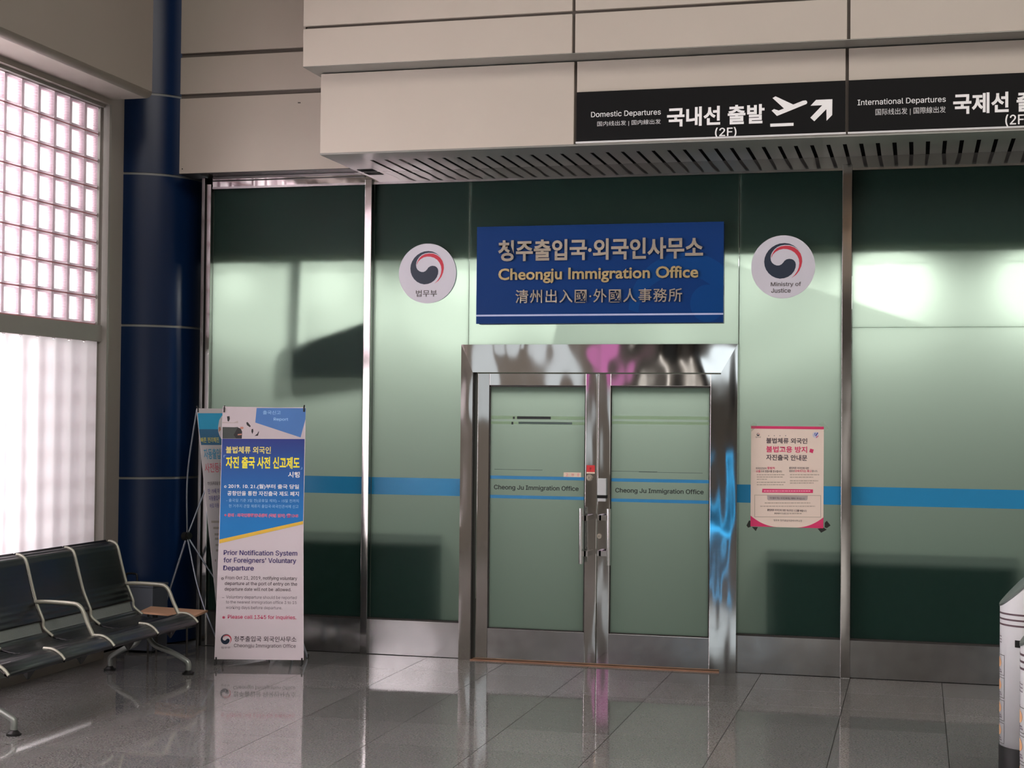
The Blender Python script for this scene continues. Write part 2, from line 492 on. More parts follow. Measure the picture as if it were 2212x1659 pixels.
def split_letters(s, plane, box, mat, parent, w, depth, bold, cjk, name='letter', space=1.0):
    """raised letters: each one an object of its own"""
    me = text_mesh(s, bold, 0.05, space, False); fit(me, plane, box, w, depth)
    bm = bmesh.new(); bm.from_mesh(me); bmesh.ops.remove_doubles(bm, verts=bm.verts, dist=1e-6)
    seen = set(); isl = []
    for v in bm.verts:
        if v in seen: continue
        st = [v]; seen.add(v); g = []
        while st:
            a = st.pop(); g.append(a)
            for e in a.link_edges:
                b = e.other_vert(a)
                if b not in seen: seen.add(b); st.append(b)
        us = [(q.co-plane.o).dot(plane.u) for q in g]
        isl.append([min(us), max(us), g])
    isl.sort(key=lambda t: t[0])
    groups = []
    if cjk:
        n = len(s); u0, u1 = box[0], box[1]
        # advance of each sign: full width except the middle dot
        adv = [0.36 if c == '·' else 1.0 for c in s]; tot = sum(adv)
        edges = [u0]; 
        for a in adv: edges.append(edges[-1]+a/tot*(u1-u0))
        cells = [[] for _ in s]
        for a, b, g in isl:
            c = (a+b)/2
            k = max(0, min(n-1, sum(1 for e in edges[1:] if c > e)))
            cells[k] += g
        groups = [c for c in cells if c]
    else:
        cur = None
        for a, b, g in isl:
            if cur is not None and a < cur[0]-0.0005 and min(b, cur[0])-a > 0.4*(b-a):
                cur[0] = max(cur[0], b); cur[1] += g
            else:
                cur = [b, list(g)]; groups.append(cur)
        groups = [c[1] for c in groups]
    for g in groups:
        gs = set(g); nb = bmesh.new(); mp = {}
        for v in g: mp[v] = nb.verts.new(v.co)
        fs = {f for v in g for f in v.link_faces}
        for f in fs:
            try: nb.faces.new([mp[v] for v in f.verts])
            except ValueError: pass
        obj(name, nb, mat, parent)
    bm.free()

def scaled(x0, y0, s):
    return lambda u, v: (x0+s*u, y0+s*v)

# trace of the two-comma emblem, unit square coordinates (x right, y up), radius about 1
BLUE = [(1270,440),(1180,330),(1080,250),(960,195),(830,175),(700,185),(580,225),(470,290),(380,375),(310,480),(268,590),(255,700),(268,820),(310,930),(380,1030),(470,1110),(580,1165),(700,1192),(820,1180),(930,1140),(1030,1070),(1100,980),(1140,880),(1148,790),(1130,720),(1085,665),(1030,637),(960,627),(890,640),(830,680),(790,735),(740,785),(680,812),(610,812),(540,785),(480,735),(445,670),(435,590),(445,510),(480,430),(540,350),(620,285),(720,245),(830,228),(960,232),(1080,270),(1185,342)]
REDS = [(455,590),(470,510),(530,400),(610,320),(720,268),(850,250),(980,258),(1100,305),(1200,380),(1275,480),(1315,600),(1325,710),(1300,840),(1245,970),(1150,1090),(1020,1175),(1120,1085),(1190,980),(1230,870),(1245,750),(1230,640),(1185,540),(1110,450),(1010,385),(900,350),(790,343),(680,365),(580,420),(500,495),(465,580)]

def emblem(plane, cu, cv, r, w, parent, nb='blue_swirl', nr='red_swirl'):
    f = lambda P: [(cu+(x-790)/535*r, cv-(y-683)/535*r) for x, y in P]
    obj(nb, poly_bm(plane, f(BLUE), w), MT['navy'], parent)
    obj(nr, poly_bm(plane, f(REDS), w), MT['red'], parent)

# ================================================================== SETTING
# ---- floor
floor = struct('floor', box_bm(-9, 16, -24, 5, -0.25, -0.006), MT['grout'])
TX, TY = 0.6, 0.588
tile = bmesh.new(); add_box(tile, -TX/2+0.002, TX/2-0.002, -TY/2+0.002, TY/2-0.002, -0.02, 0.0)
tile_me = bpy.data.meshes.new('floor_tile'); bmesh.ops.recalc_face_normals(tile, faces=tile.faces); tile.to_mesh(tile_me); tile.free()
tile_me.materials.append(MT['granite'])
X0T = on_z(1834, 1474, 0).x
ix0 = -9; n_tile = 0
for i in range(-9, 4):
    for j in range(0, 7):
        o = bpy.data.objects.new('floor_tile', tile_me); COL.objects.link(o)
        o.location = (X0T + (i+0.5)*TX, -(j+0.5)*TY - 0.0, 0); o.parent = floor
xl = X0T-9*TX; xr = X0T+4*TX; yb = -7*TY
bm = bmesh.new()
add_box(bm, -5.75, xl-0.003, -24, 0.0, -0.02, 0)
add_box(bm, xr+0.003, 16, -24, 0.0, -0.02, 0)
add_box(bm, xl, xr, -24, yb-0.003, -0.02, 0)
o = obj('floor_paving', bm, MT['granite'], floor); o['kind'] = 'stuff'

# ---- hall shell (mostly out of frame)
struct('ceiling', box_bm(-9, 16, -24, 0.2, 8.0, 8.3), MT['hallceil'])
struct('wall_right', box_bm(14, 14.3, -24, 5, 0, 8), MT['hallwall'])
back = struct('wall_back', box_bm(-9, 16, -24.3, -24, 0, 8), MT['hallwall'])
# unseen lit panels and lamps added for reflections; pink display and neon frame (seen only as reflections)
glowW = emit('added_warm_panel', (1.0, 0.93, 0.85, 1), 1.8)
glowC = emit('cool_light_panel', (0.85, 0.95, 1.0, 1), 1.8)
glowP = emit('pink_display', (1.0, 0.3, 0.72, 1), 0.75)
glowB = emit('blue_neon', (0.05, 0.5, 1.0, 1), 5.0)
glowO = emit('added_warm_lamp', (1.0, 0.55, 0.25, 1), 25.0)
darkp = MT['darkmetal']
for x0, x1, z0, z1, m_ in ((-8, -5.5, 0.3, 3.2, glowW), (-4.6, -3.2, 2.6, 3.4, glowC), (-2.6, -1.9, 0.6, 3.0, glowW), (2.0, 3.8, 2.2, 3.0, glowC), (5.4, 8.4, 0.4, 3.1, glowW), (10, 12.5, 0.6, 3.4, glowW)):
    obj('added_lit_panel', box_bm(x0, x1, -23.98, -23.9, z0, z1), m_, back)
for x0, x1 in ((-5.2, -4.8), (-3.0, -2.75), (1.0, 1.6), (4.4, 5.0), (9.0, 9.6)):
    obj('pier', box_bm(x0, x1, -24, -23.4, 0, 8), darkp, back)
obj('display_panel', box_bm(-5.0, -4.6, -14.1, -14.0, 2.2, 3.1), glowP, back)
bm = bmesh.new()
for a in ((-3.27, -3.245, 0.0, 1.15), (-3.02, -2.995, 0.0, 1.15), (-3.27, -2.995, 1.125, 1.15), (-3.27, -2.995, 0.0, 0.025)):
    add_box(bm, a[0], a[1], -13.82, -13.8, a[2], a[3])
obj('neon_frame', bm, glowB, back)
obj('kiosk', box_bm(-3.24, -3.02, -14.2, -13.83, 0.0, 1.14), MT['navy'], back)
for i in range(7):  # rows of unseen lamps added to enrich the reflections
    for j in range(3):
        obj('added_ceiling_lamp', cyl_bm((-4+i*2.4, -11-j*4.4, 7.95), (0, 0, 1), 0.16, 0.05, seg=12), glowC, back)
for x, y, z in ((2.6, -17, 4.8), (4.1, -17, 4.6), (-0.6, -18, 5.2), (7.0, -16, 4.6)):  # single lamps added out of view for reflections
    obj('added_lamp', cyl_bm((x, y, z), (0, 0, 1), 0.09, 0.12, seg=10), glowO, back)
# upper gallery opposite
obj('gallery_edge', box_bm(-9, 16, -24, -19.5, 4.3, 5.2), MT['hallwall'], back)

# ---- window wall on the left
XW = -5.62; YE = -0.79
WT = 0.32
wl = struct_root('wall_left', (XW, -4, 0))
ZS, ZT0, ZT1, ZTOP = 0.42, 2.25, 2.387, 3.947
YB0 = -0.82; YFAR = -8.02
def sheet(name, bm, mat): return obj(name, bm, mat, wl)
sheet('wall_face', box_bm(XW-WT, XW, YFAR, YE, 0, ZS), MT['beam'])
sheet('wall_face', box_bm(XW-WT, XW, YFAR, YE, ZTOP+0.02, 8), MT['beam'])
sheet('wall_face', box_bm(XW-WT, XW, -24, YFAR, 0, 8), MT['beam'])
sheet('window_jamb', box_bm(XW-WT, XW, YB0, YE, ZS, ZTOP+0.02), MT['framegrey'])
sheet('wall_return', box_bm(XW-WT, XW-0.22, YE, 0.3, 0, 8), MT['beam'])
glowD = emit('added_cool_panel', (0.9, 0.97, 1.0, 1), 0.85)  # unseen glowing panels added for the steel door frame to reflect
for ya, yb_, z0_, z1_ in ((-10.1, -8.9, 1.7, 2.9), (-11.2, -10.5, 2.6, 3.4), (-14.6, -12.4, 1.9, 3.3), (-18.6, -17.2, 0.9, 3.3)):
    sheet('added_wall_panel', box_bm(XW, XW+0.03, ya, yb_, z0_, z1_), glowD)
# beam over the window with a rounded lower edge
bm = bmesh.new()
XB = -5.305; ZB = 4.005
prof = [(XW, ZB)]
for k in range(7):
    a = -PI/2 + k/6*PI/2
    prof.append((XB-0.045+0.045*math.cos(a), ZB+0.045+0.045*math.sin(a)))
prof += [(XB, 8.0), (XW, 8.0)]
A = [bm.verts.new((x, YE, z)) for x, z in prof]; B = [bm.verts.new((x, -24, z)) for x, z in prof]
for i in range(len(prof)):
    f = bm.faces.new((A[i], A[(i+1) % len(prof)], B[(i+1) % len(prof)], B[i])); f.smooth = 1 <= i <= 6
bm.faces.new(A); bm.faces.new(B[::-1])
struct('trim_1', bm, MT['beam'])

def block_mesh():
    bm = bmesh.new(); hy, hz, d = 0.0935, 0.0915, 0.038; rim = 0.011
    # face local: x=0 towards the hall, y along the wall, z up
    def ring(x, iy, iz):
        return [bm.verts.new((x, sy_*iy, sz_*iz)) for sy_, sz_ in ((-1, -1), (1, -1), (1, 1), (-1, 1))]
    outer = ring(0, hy, hz); inner = ring(0.004, hy-rim, hz-rim); outb = ring(-0.09, hy, hz)
    for i in range(4):
        j = (i+1) % 4
        f = bm.faces.new((outer[i], outer[j], inner[j], inner[i])); f.material_index = 1
        f = bm.faces.new((outb[i], outb[j], outer[j], outer[i])); f.material_index = 1
    # clear face
    fr = ring(0.002, hy-rim, hz-rim); f = bm.faces.new(fr); f.material_index = 3
    # ribbed inner sides: the two uprights carry horizontal ribs
    n = 9
    for s in (-1, 1):
        col = []
        for k in range(n*2+1):
            z = -hz+rim + (2*(hz-rim))*k/(n*2)
            off = 0.010 if k % 2 else 0.0
            col.append((bm.verts.new((0.002, s*(hy-rim), z)), bm.verts.new((-d, s*(hy-rim-off), z))))
        for k in range(n*2):
            a, b = col[k], col[k+1]
            f = bm.faces.new((a[0], b[0], b[1], a[1])); f.material_index = 2
    top = ring(-d, hy-rim, hz-rim)
    for i in (0, 2):
        j = (i+1) % 4
        f = bm.faces.new((inner[i], inner[j], top[j], top[i])); f.material_index = 2
    f = bm.faces.new(ring(-d, hy-rim, hz-rim)); f.material_index = 0
    me = bpy.data.meshes.new('glass_block'); bm.to_mesh(me); bm.free()
    for k in ('bpane', 'brim', 'bside', 'bfront'): me.materials.append(MT[k])
    return me
blk = block_mesh()
XG = -5.70; PY, PZ = 0.2, 0.195
def window(name, z0, rows, ncols_obj, XG=-5.70):
    root = struct_root(name, (XG, -2.5, z0))
    z1 = z0+rows*PZ
    ncols = int(round((YB0-YFAR)/PY))
    bm = bmesh.new()
    for r in range(rows+1):
        add_box(bm, XG-0.075, XG-0.006, YFAR, YB0, z0+r*PZ-0.0045, z0+r*PZ+0.0045)
    for c in range(ncols+1):
        y = YB0-c*PY
        add_box(bm, XG-0.074, XG-0.007, y-0.0045, y+0.0045, z0, z1)
    o = obj('mortar', bm, MT['mortar'], root)
    far = bmesh.new()
    for c in range(ncols):
        for r in range(rows):
            p = Vector((XG, YB0-(c+0.5)*PY, z0+(r+0.5)*PZ))
            if c < ncols_obj:
                b = bpy.data.objects.new('glass_block', blk); COL.objects.link(b)
                b.parent = root; b.location = p - root.location
            else:
                n0 = len(far.verts); far.from_mesh(blk)
                far.verts.ensure_lookup_table()
                for v in far.verts[n0:]: v.co += p
    me = bpy.data.meshes.new('glass_block_field'); far.to_mesh(me); far.free()
    for k in ('bpane', 'brim', 'bside', 'bfront'): me.materials.append(MT[k])
    o = bpy.data.objects.new('glass_block_field', me); COL.objects.link(o); o.parent = root
    o.matrix_parent_inverse = Matrix.Translation(-root.location); o['kind'] = 'stuff'
    return root
w1 = window('window_1', ZT1, 8, 9)
w2 = window('window_2', 2.25-9*PZ, 9, 9, XG=-5.738)
# sill, transom and thin inner bead
sheet('window_transom', box_bm(XG-0.05, -5.66, YFAR, YB0, ZT0+0.012, ZT1-0.008), MT['framegrey'])
sheet('window_head', box_bm(XG-0.05, -5.66, YFAR, YB0, ZTOP-0.002, ZTOP+0.02), MT['framegrey'])
sheet('window_bead', box_bm(XG-0.002, XG+0.018, YB0-0.02, YB0, ZS, ZTOP), MT['framegrey'])
# white film with a scalloped top edge over the lower blocks
bm = bmesh.new(); XFm = -5.684; topv = []; botv = []
N = 36*10
for k in range(N+1):
    y = YB0-0.004 - k/N*(YB0-YFAR-0.01)
    ph = ((-(y-YB0)) % PY)/PY
    zt = ZT0+0.022 - 0.030*(abs(ph-0.5)*2)**4
    topv.append(bm.verts.new((XFm, y, zt))); botv.append(bm.verts.new((XFm, y, ZS)))
for k in range(N):
    bm.faces.new((topv[k], topv[k+1], botv[k+1], botv[k]))
obj('window_film', bm, MT['film'], w2)

# ---- round column
CX, CY, CR = -5.93, 0.285, 0.50
colm = thing('column', 'dark blue round column with grey joint rings between window wall and frosted glass', 'column', (CX, CY, 0))
zr = [0.0, 0.105, 1.262, 2.418, 3.572, 4.183, 5.34, 6.5, 7.98]
for a, b in zip(zr[:-1], zr[1:]):
    bm = bmesh.new(); add_cyl(bm, (CX, CY, a+0.009), (0, 0, 1), CR, b-a-0.018, seg=72)
    obj('column_casing', bm, MT['column'], colm)
bm = bmesh.new()
for z in zr[1:-1]:
    add_cyl(bm, (CX, CY, z-0.0092), (0, 0, 1), CR-0.006, 0.0184, seg=72)
obj('joint_ring', bm, MT['ring'], colm)

# ---- upper cladding
YL, YLO, YUP = -0.15, -0.78, -0.98
ZSOF = 3.556
upper = struct_root('wall_front', (-2, 0, 3.5))
def clad(x0, x1, yf, z0, z1, th=0.03):
    bm = box_bm(x0, x1, yf, yf+th, z0, z1, bevel=0.003)
    return obj('cladding_panel', bm, MT['beige'], upper)
zg2 = on_y(387, 208, YL).z; zg1 = on_y(387, 120, YL).z
xl0 = on_y(388, 300, YL).x
g = 0.011
clad(xl0, -3.6, YL, ZSOF+0.008, zg2-0.02); clad(xl0, -3.6, YL, zg2+0.014, zg1-0.018); clad(xl0, -3.6, YL, zg1+0.014, 5.6); clad(xl0, -3.6, YL, 5.63, 7.98)
obj('cladding_backing', box_bm(xl0-0.004, -3.6, YL+0.03, YL+0.12, ZSOF+0.008, 7.98), MT['groove'], upper)
xb = [-4.022, -2.213, -0.4445, 1.33, 3.1, 4.9]
for a, b in zip(xb[:-1], xb[1:]):
    a2 = a if a == xb[0] else a+0.010
    clad(a2, b-0.010, YLO, ZSOF+0.012, 4.120)
obj('cladding_backing', box_bm(xb[0]+0.004, 4.9, YLO+0.03, YLO+0.06, ZSOF+0.012, 4.127), MT['groove'], upper)
obj('cladding_return', box_bm(xb[0], xb[0]+0.02, YLO+0.03, -0.1, ZSOF+0.002, 4.127), MT['beige'], upper)
xu = [on_y(655, 80, YUP).x, -2.185, -0.428, 1.33, 3.1, 4.9]
rows = [(4.131, 4.388), (4.408, 5.0), (5.02, 5.6), (5.62, 7.98)]
for a, b in zip(xu[:-1], xu[1:]):
    a2 = a if a == xu[0] else a+0.010
    for z0, z1 in rows: clad(a2, b-0.010, YUP, z0, z1)
obj('cladding_backing', box_bm(xu[0]+0.004, 4.9, YUP+0.03, YUP+0.07, 4.14, 7.98), MT['groove'], upper)
obj('cladding_return', box_bm(xu[0], xu[0]+0.02, YUP+0.03, -0.1, 4.131, 7.98), MT['beige'], upper)
obj('cladding_underside', box_bm(xu[0], 4.9, YUP+0.004, -0.12, 4.127, 4.131), MT['soffit'], upper)
# soffit with slots
soff = struct_root('trim_2', (-1.5, -0.4, ZSOF))
obj('soffit_front', box_bm(xb[0], 4.9, YLO, -0.50, ZSOF, ZSOF+0.012), MT['soffit'], soff)
obj('soffit_end', box_bm(xb[0], -3.835, -0.50, 0.0, ZSOF, ZSOF+0.010), MT['soffit'], soff)
slat = bmesh.new(); add_box(slat, -0.0395, 0.0395, -0.5, -0.002, 0, 0.004)
slat_me = bpy.data.meshes.new('soffit_slat'); bmesh.ops.recalc_face_normals(slat, faces=slat.faces); slat.to_mesh(slat_me); slat.free(); slat_me.materials.append(MT['soffit'])
xs0 = on_z(1825, 314, ZSOF).x + 0.0135 + 0.0395 + 0.0
k0 = int(math.floor((-3.83 - xs0)/0.1055))
for k in range(k0+1, k0+80):
    x = xs0+k*0.1055
    if x > 4.8: break
    o = bpy.data.objects.new('soffit_slat', slat_me); COL.objects.link(o); o.parent = soff
    o.location = Vector((x, 0, ZSOF)) - soff.location
obj('soffit_void', box_bm(-3.835, 4.9, -0.50, 0, ZSOF+0.16, ZSOF+0.17), MT['black'], soff)
obj('soffit_hatch', box_bm(-3.99, -3.87, -0.13, -0.02, ZSOF-0.003, ZSOF+0.001), MT['black'], soff)
obj('soffit_left', box_bm(xl0, xb[0]-0.002, YL+0.002, 0.1, ZSOF+0.004, ZSOF+0.010), MT['darkmetal'], soff)

# ---- stainless framing of the glass front
fr = struct_root('trim_3', (-2.5, 0, 0))
XP0 = -5.217
obj('header', box_bm(-5.20, 4.9, 0.0, 0.09, 3.478, ZSOF), MT['steel'], fr)
obj('header_lip', box_bm(-5.20, 4.9, -0.006, 0.02, 3.462, 3.478), MT['steel_dull'], fr)
obj('header_lip', box_bm(-5.20, -3.97, -0.012, 0.0, 3.520, 3.528), MT['darkmetal'], fr)
def mullion(x0, x1, yf=-0.03, z1=3.50, mat='steel_mull'):
    return obj('mullion', box_bm(x0, x1, yf, 0.06, 0, z1, bevel=0.003), MT[mat], fr)
mullion(-3.962, -3.908); mullion(-0.505, -0.440); mullion(-5.240, -5.205, -0.015)
mullion(-5.276, -5.250, -0.03, 3.55, 'steel_dull')
obj('mullion_shadow_gap', box_bm(-5.250, -5.240, 0.0, 0.06, 0, 3.5), MT['darkmetal'], fr)
mullion(1.45, 1.515); mullion(3.4, 3.465)
ZK = 0.255
for a, b in ((-5.205, -3.962), (-3.908, -3.198), (-1.209, -0.505), (-0.440, 1.45), (1.515, 3.4)):
    obj('kick_plate', box_bm(a, b, 0.0, 0.05, 0.004, ZK), MT['steel_dull'], fr)
    obj('kick_groove', box_bm(a, b, 0.008, 0.05, ZK, ZK+0.012), MT['darkmetal'], fr)

# ---- frosted panels
YG = 0.035
gw = struct_root('wall_glass', (-2, YG, 0))
zst0, zst1 = 1.172, 1.298
def glass(x0, x1, z0, z1, stripe=True):
    p = obj('glass_panel', box_bm(x0+0.0015, x1-0.0015, YG, YG+0.010, z0, z1), MT['frost'], gw)
    if stripe:
        obj('blue_stripe', box_bm(x0+0.002, x1-0.002, YG-0.0015, YG-0.0005, zst0, zst1), MT['stripe'], p)
    return p
glass(-5.205, -3.962, ZK+0.005, 3.47)
glass(-3.908, -3.175, ZK+0.005, 3.47)
glass(-3.172, -1.213, 2.265, 3.47, False)
glass(-1.210, -0.505, ZK+0.005, 3.47)
glass(-0.440, 1.45, ZK+0.005, 2.385); glass(-0.440, 1.45, 2.387, 3.47, False)
glass(1.515, 3.4, ZK+0.005, 3.47)

# ---- office room behind
off = struct_root('floor_office', (-1.8, 3.6, 0))
struct('wall_behind', box_bm(-5.4, 4.0, 3.6, 3.7, 0, 2.9), MT['office'])
struct('wall_behind', box_bm(-5.4, -5.3, 0.9, 3.6, 0, 2.9), MT['office'])
struct('wall_behind', box_bm(3.9, 4.0, 0.06, 3.6, 0, 2.9), MT['office'])
obj('office_floor', box_bm(-5.25, 4.0, 0.06, 3.6, -0.005, 0.002), MT['ofloor'], off)
struct('ceiling_office', box_bm(-5.25, 4.0, 0.047, 3.7, 2.9, 2.95), MT['office'])
obj('plenum_back', box_bm(-5.4, 4.0, 0.5, 0.55, 2.95, 3.8), MT['black'], off)
obj('plenum_top', box_bm(-5.4, 4.9, 0.09, 0.55, 3.60, 3.65), MT['black'], off)
obj('column_side', box_bm(-5.285, -5.25, 0.09, 0.9, 0, 3.6), MT['darkmetal'], off)

# ---- door frame and doors
dfp = struct_root('trim_4', (-2.2, 0, 0))
XD0, XD1, XI0, XI1, ZI, ZO = -3.200, -1.208, -3.112, -1.322, 2.072, 2.272
YF = -0.055
FP = wall_plane(YF)
def frame_piece(uv, name='frame_member', mat='steel_wavy'):
    return obj(name, poly_bm(FP, uv, -0.10, 0.0), MT[mat], dfp)
frame_piece([(XD0, ZO), (XI0, ZI), (XI1, ZI), (XD1, ZO)])
frame_piece([(XD0, 0), (XI0, 0), (XI0, ZI-0.0005), (XD0, ZO-0.0005)], mat='steel')
frame_piece([(XI1, 0), (XD1, 0), (XD1, ZO-0.0005), (XI1, ZI-0.0005)], mat='steel')
obj('frame_reveal', box_bm(XI0-0.004, XI0+0.006, YF+0.002, 0.05, 0, ZI), MT['darkmetal'], dfp)
obj('threshold', box_bm(XI0, XI1, -0.055, 0.03, -0.004, 0.008), MT['copper'], dfp)
YD = -0.035
def door(name, x0, x1, s0, s1, lines, text, tb, meet):
    d = struct_root(name, ((x0+x1)/2, YD, 0))
    zt = ZI-0.008; zb = 0.018
    gx0, gx1 = x0+s0, x1-s1; gz0, gz1 = 0.232, zt-0.085
    obj('stile', box_bm(x0, gx0, YD, YD+0.045, zb, zt, bevel=0.002), MT['steel'], d)
    obj('stile', box_bm(gx1, x1, YD, YD+0.045, zb, zt, bevel=0.002), MT['steel'], d)
    obj('rail', box_bm(gx0, gx1, YD+0.001, YD+0.045, gz1, zt, bevel=0.002), MT['steel_wavy'], d)
    obj('rail', box_bm(gx0, gx1, YD+0.001, YD+0.045, zb, gz0, bevel=0.002), MT['steel_dull'], d)
    bm = bmesh.new()
    add_box(bm, gx0, gx0+0.008, YD+0.006, YD+0.03, gz0, gz1); add_box(bm, gx1-0.008, gx1, YD+0.006, YD+0.03, gz0, gz1)
    add_box(bm, gx0, gx1, YD+0.006, YD+0.03, gz1-0.010, gz1); add_box(bm, gx0, gx1, YD+0.006, YD+0.03, gz0, gz0+0.008)
    obj('gasket', bm, MT['darkmetal'], d)
    p = obj('glass_pane', box_bm(gx0, gx1, YD+0.015, YD+0.023, gz0, gz1), MT['frost'], d)
    P = wall_plane(YD+0.015)
    for (xm, yt, yb_) in lines:
        z1 = P.hit(xm, yt)[1]; z0 = P.hit(xm, yb_)[1]
        obj('blue_line', box_bm(gx0+0.008, gx1-0.008, YD+0.0135, YD+0.0145, z0, z1), MT['doorline'], p)
    letter('Cheong Ju Immigration Office', P, P.box(*tb), MT['inkblack'], p, w=0.001, bold=0.02)
    return d, p, P
xm_ = wall_plane(YD).hit(1289.5, 1100)[0]
d1, p1, P1 = door('door_1', wall_plane(YD).hit(1030, 1100)[0], xm_-0.003, 0.086, 0.084, [(1160, 1029, 1036), (1160, 1071, 1078)], 0, (1067, 1250, 1048.5, 1061.5), 1)
d2, p2, P2 = door('door_2', xm_+0.003, wall_plane(YD).hit(1558, 1100)[0], 0.088, 0.080, [(1424, 1035, 1042), (1424, 1079, 1086)], 0, (1329, 1520, 1055.5, 1068.5), 0)
# unfrosted bands near the top of the panes
for pane, PP, gx in ((p1, P1, (1057, 1264)), (p2, P2, (1319, 1534))):
    for yt, yb_ in ((899, 906), (911, 917)):
        u0, u1, v0, v1 = PP.box(gx[0], gx[1], yt, yb_)
        obj('pale_band', poly_bm(PP, [(u0, v0), (u1, v0), (u1, v1), (u0, v1)], 0.0006), frosted('band_%d' % yt, (0.2, 0.26, 0.2, 1), (0.85, 0.95, 0.75, 1), 0.75), pane)
for x0, x1, yt, yb_ in ((1117, 1190, 899.5, 905.5), (1108, 1112, 900, 905), (1105, 1109, 911, 917), (1120, 1236, 911.5, 916.5)):
    u0, u1, v0, v1 = P1.box(x0, x1, yt, yb_)
    obj('clear_band', poly_bm(P1, [(u0, v0), (u1, v0), (u1, v1), (u0, v1)], 0.0012), MT['inkblack'] if x1 < 1200 else MT['ink_faded'], p1)
for PP, pane, x0, x1, y in ((P1, p1, 1068, 1172, 1014), (P2, p2, 1380, 1518, 1020), (P2, p2, 1320, 1420, 1018)):
    u0, v0 = PP.hit(x0, y); u1, v1 = PP.hit(x1, y)
    obj('film_seam', poly_bm(PP, [(u0, v0), (u1, v0), (u1, v0+0.003), (u0, v0+0.003)], 0.0006), MT['ink_faded'], pane)
# sticker, red label, cylinder lock, keyhole, card lock
def sticker(PP, x0, x1, yt, yb_, mat, parent, name, w=0.0012):
    u0, u1, v0, v1 = PP.box(x0, x1, yt, yb_)
    return obj(name, poly_bm(PP, [(u0, v0), (u1, v0), (u1, v1), (u0, v1)], w-0.001, w), mat, parent)
st = sticker(P1, 1217.5, 1255, 1020.5, 1031, MT['paper'], d1, 'paper_sticker')
for k, c in enumerate('고정문'):
    letter(c, P1, P1.box(1221.5+12.6*k, 1227+12.6*k, 1023, 1028.5), MT['brose'], st, w=0.0022)
S1 = wall_plane(YD)
rs = sticker(S1, 1267, 1285, 1005, 1019.5, MT['reds'], d1, 'red_sticker', 0.002)
letter('문', S1, S1.box(1273.5, 1278, 1010, 1015), MT['bdark'], rs, w=0.003)
sticker(S1, 1267, 1285, 1019.7, 1023, MT['paper'], d1, 'paper_sticker', 0.002)
def knob(PP, px, py, r, parent, name='lock_cylinder', h=0.018):
    u, v = PP.hit(px, py); c = PP.pt(u, v, 0)
    bm = bmesh.new(); add_cyl(bm, c, PP.n, r, h*0.5, seg=24); add_cyl(bm, c+PP.n*h*0.5, PP.n, r*0.72, h*0.5, seg=24)
    o = obj(name, bm, MT['chrome'], parent)
    obj('keyhole', box_bm(c.x-0.0018, c.x+0.0018, c.y-h-0.001, c.y-h+0.001, c.z-0.006, c.z+0.006), MT['black'], o)
knob(S1, 1274, 1031.5, 0.023, d1, h=0.03); knob(S1, 1295, 1158, 0.018, d2)
u0, u1, v0, v1 = S1.box(1291.5, 1311, 1033, 1083)
vb1 = S1.hit(1300, 1069.5)[1]; vb0 = S1.hit(1300, 1076)[1]
lk = obj('card_lock', box_bm(u0, u1, YD-0.028, YD, vb1, v1, bevel=0.004), MT['plasticgrey'], d2)
obj('lock_window', box_bm(u0, u1, YD-0.024, YD, vb0, vb1), MT['black'], lk)
obj('lock_foot', box_bm(u0+0.002, u1-0.004, YD-0.022, YD, v0, vb0, bevel=0.003), MT['plasticgrey'], lk)
# pull handles
def pull(parent, px, yt, yb_, stile_x, s):
    Yh = YD-0.085; p0 = on_y(px, yt, Yh); p1_ = on_y(px, yb_, Yh)
    h = obj('pull_handle', tube_bm([(p0.x, Yh, p0.z), (p0.x, Yh, p1_.z)], 0.0155, seg=16), MT['chrome_smooth'], parent)
    for yy in (1119, 1196):
        z = on_y(px, yy, Yh).z
        bm = bmesh.new(); xa = p0.x; xb_ = stile_x
        add_box(bm, min(xa, xb_), max(xa, xb_), Yh-0.012, Yh+0.012, z-0.018, z+0.018)
        add_box(bm, xb_-0.014, xb_+0.014, Yh-0.012, YD, z-0.018, z+0.018)
        obj('bracket', bm, MT['chrome_smooth'], h)
pull(d1, 1255, 1098, 1218, S1.hit(1272, 1119)[0], 1)
pull(d2, 1315, 1099, 1221, S1.hit(1300, 1119)[0], -1)

# ================================================================== THINGS
# ---- blue office sign
YS = -0.035
SP = wall_plane(YS)
u0, v1 = SP.hit(1030.5, 491); u1, _ = SP.hit(1563, 590); _, v0 = SP.hit(1290, 698)
_, v1 = SP.hit(1290, 484.5)
sign = thing('office_sign', 'large blue sign board with raised Korean, English and Chinese letters above the doors', 'sign', ((u0+u1)/2, YS, v0))
obj('board', poly_bm(SP, [(u0, v0), (u1, v0), (u1, v1), (u0, v1)], -0.012, 0.0), MT['signblue'], sign)
obj('board_box', box_bm(u0+0.02, u1-0.001, YS+0.012, 0.034, v0-0.004, v1-0.01), MT['signside'], sign)
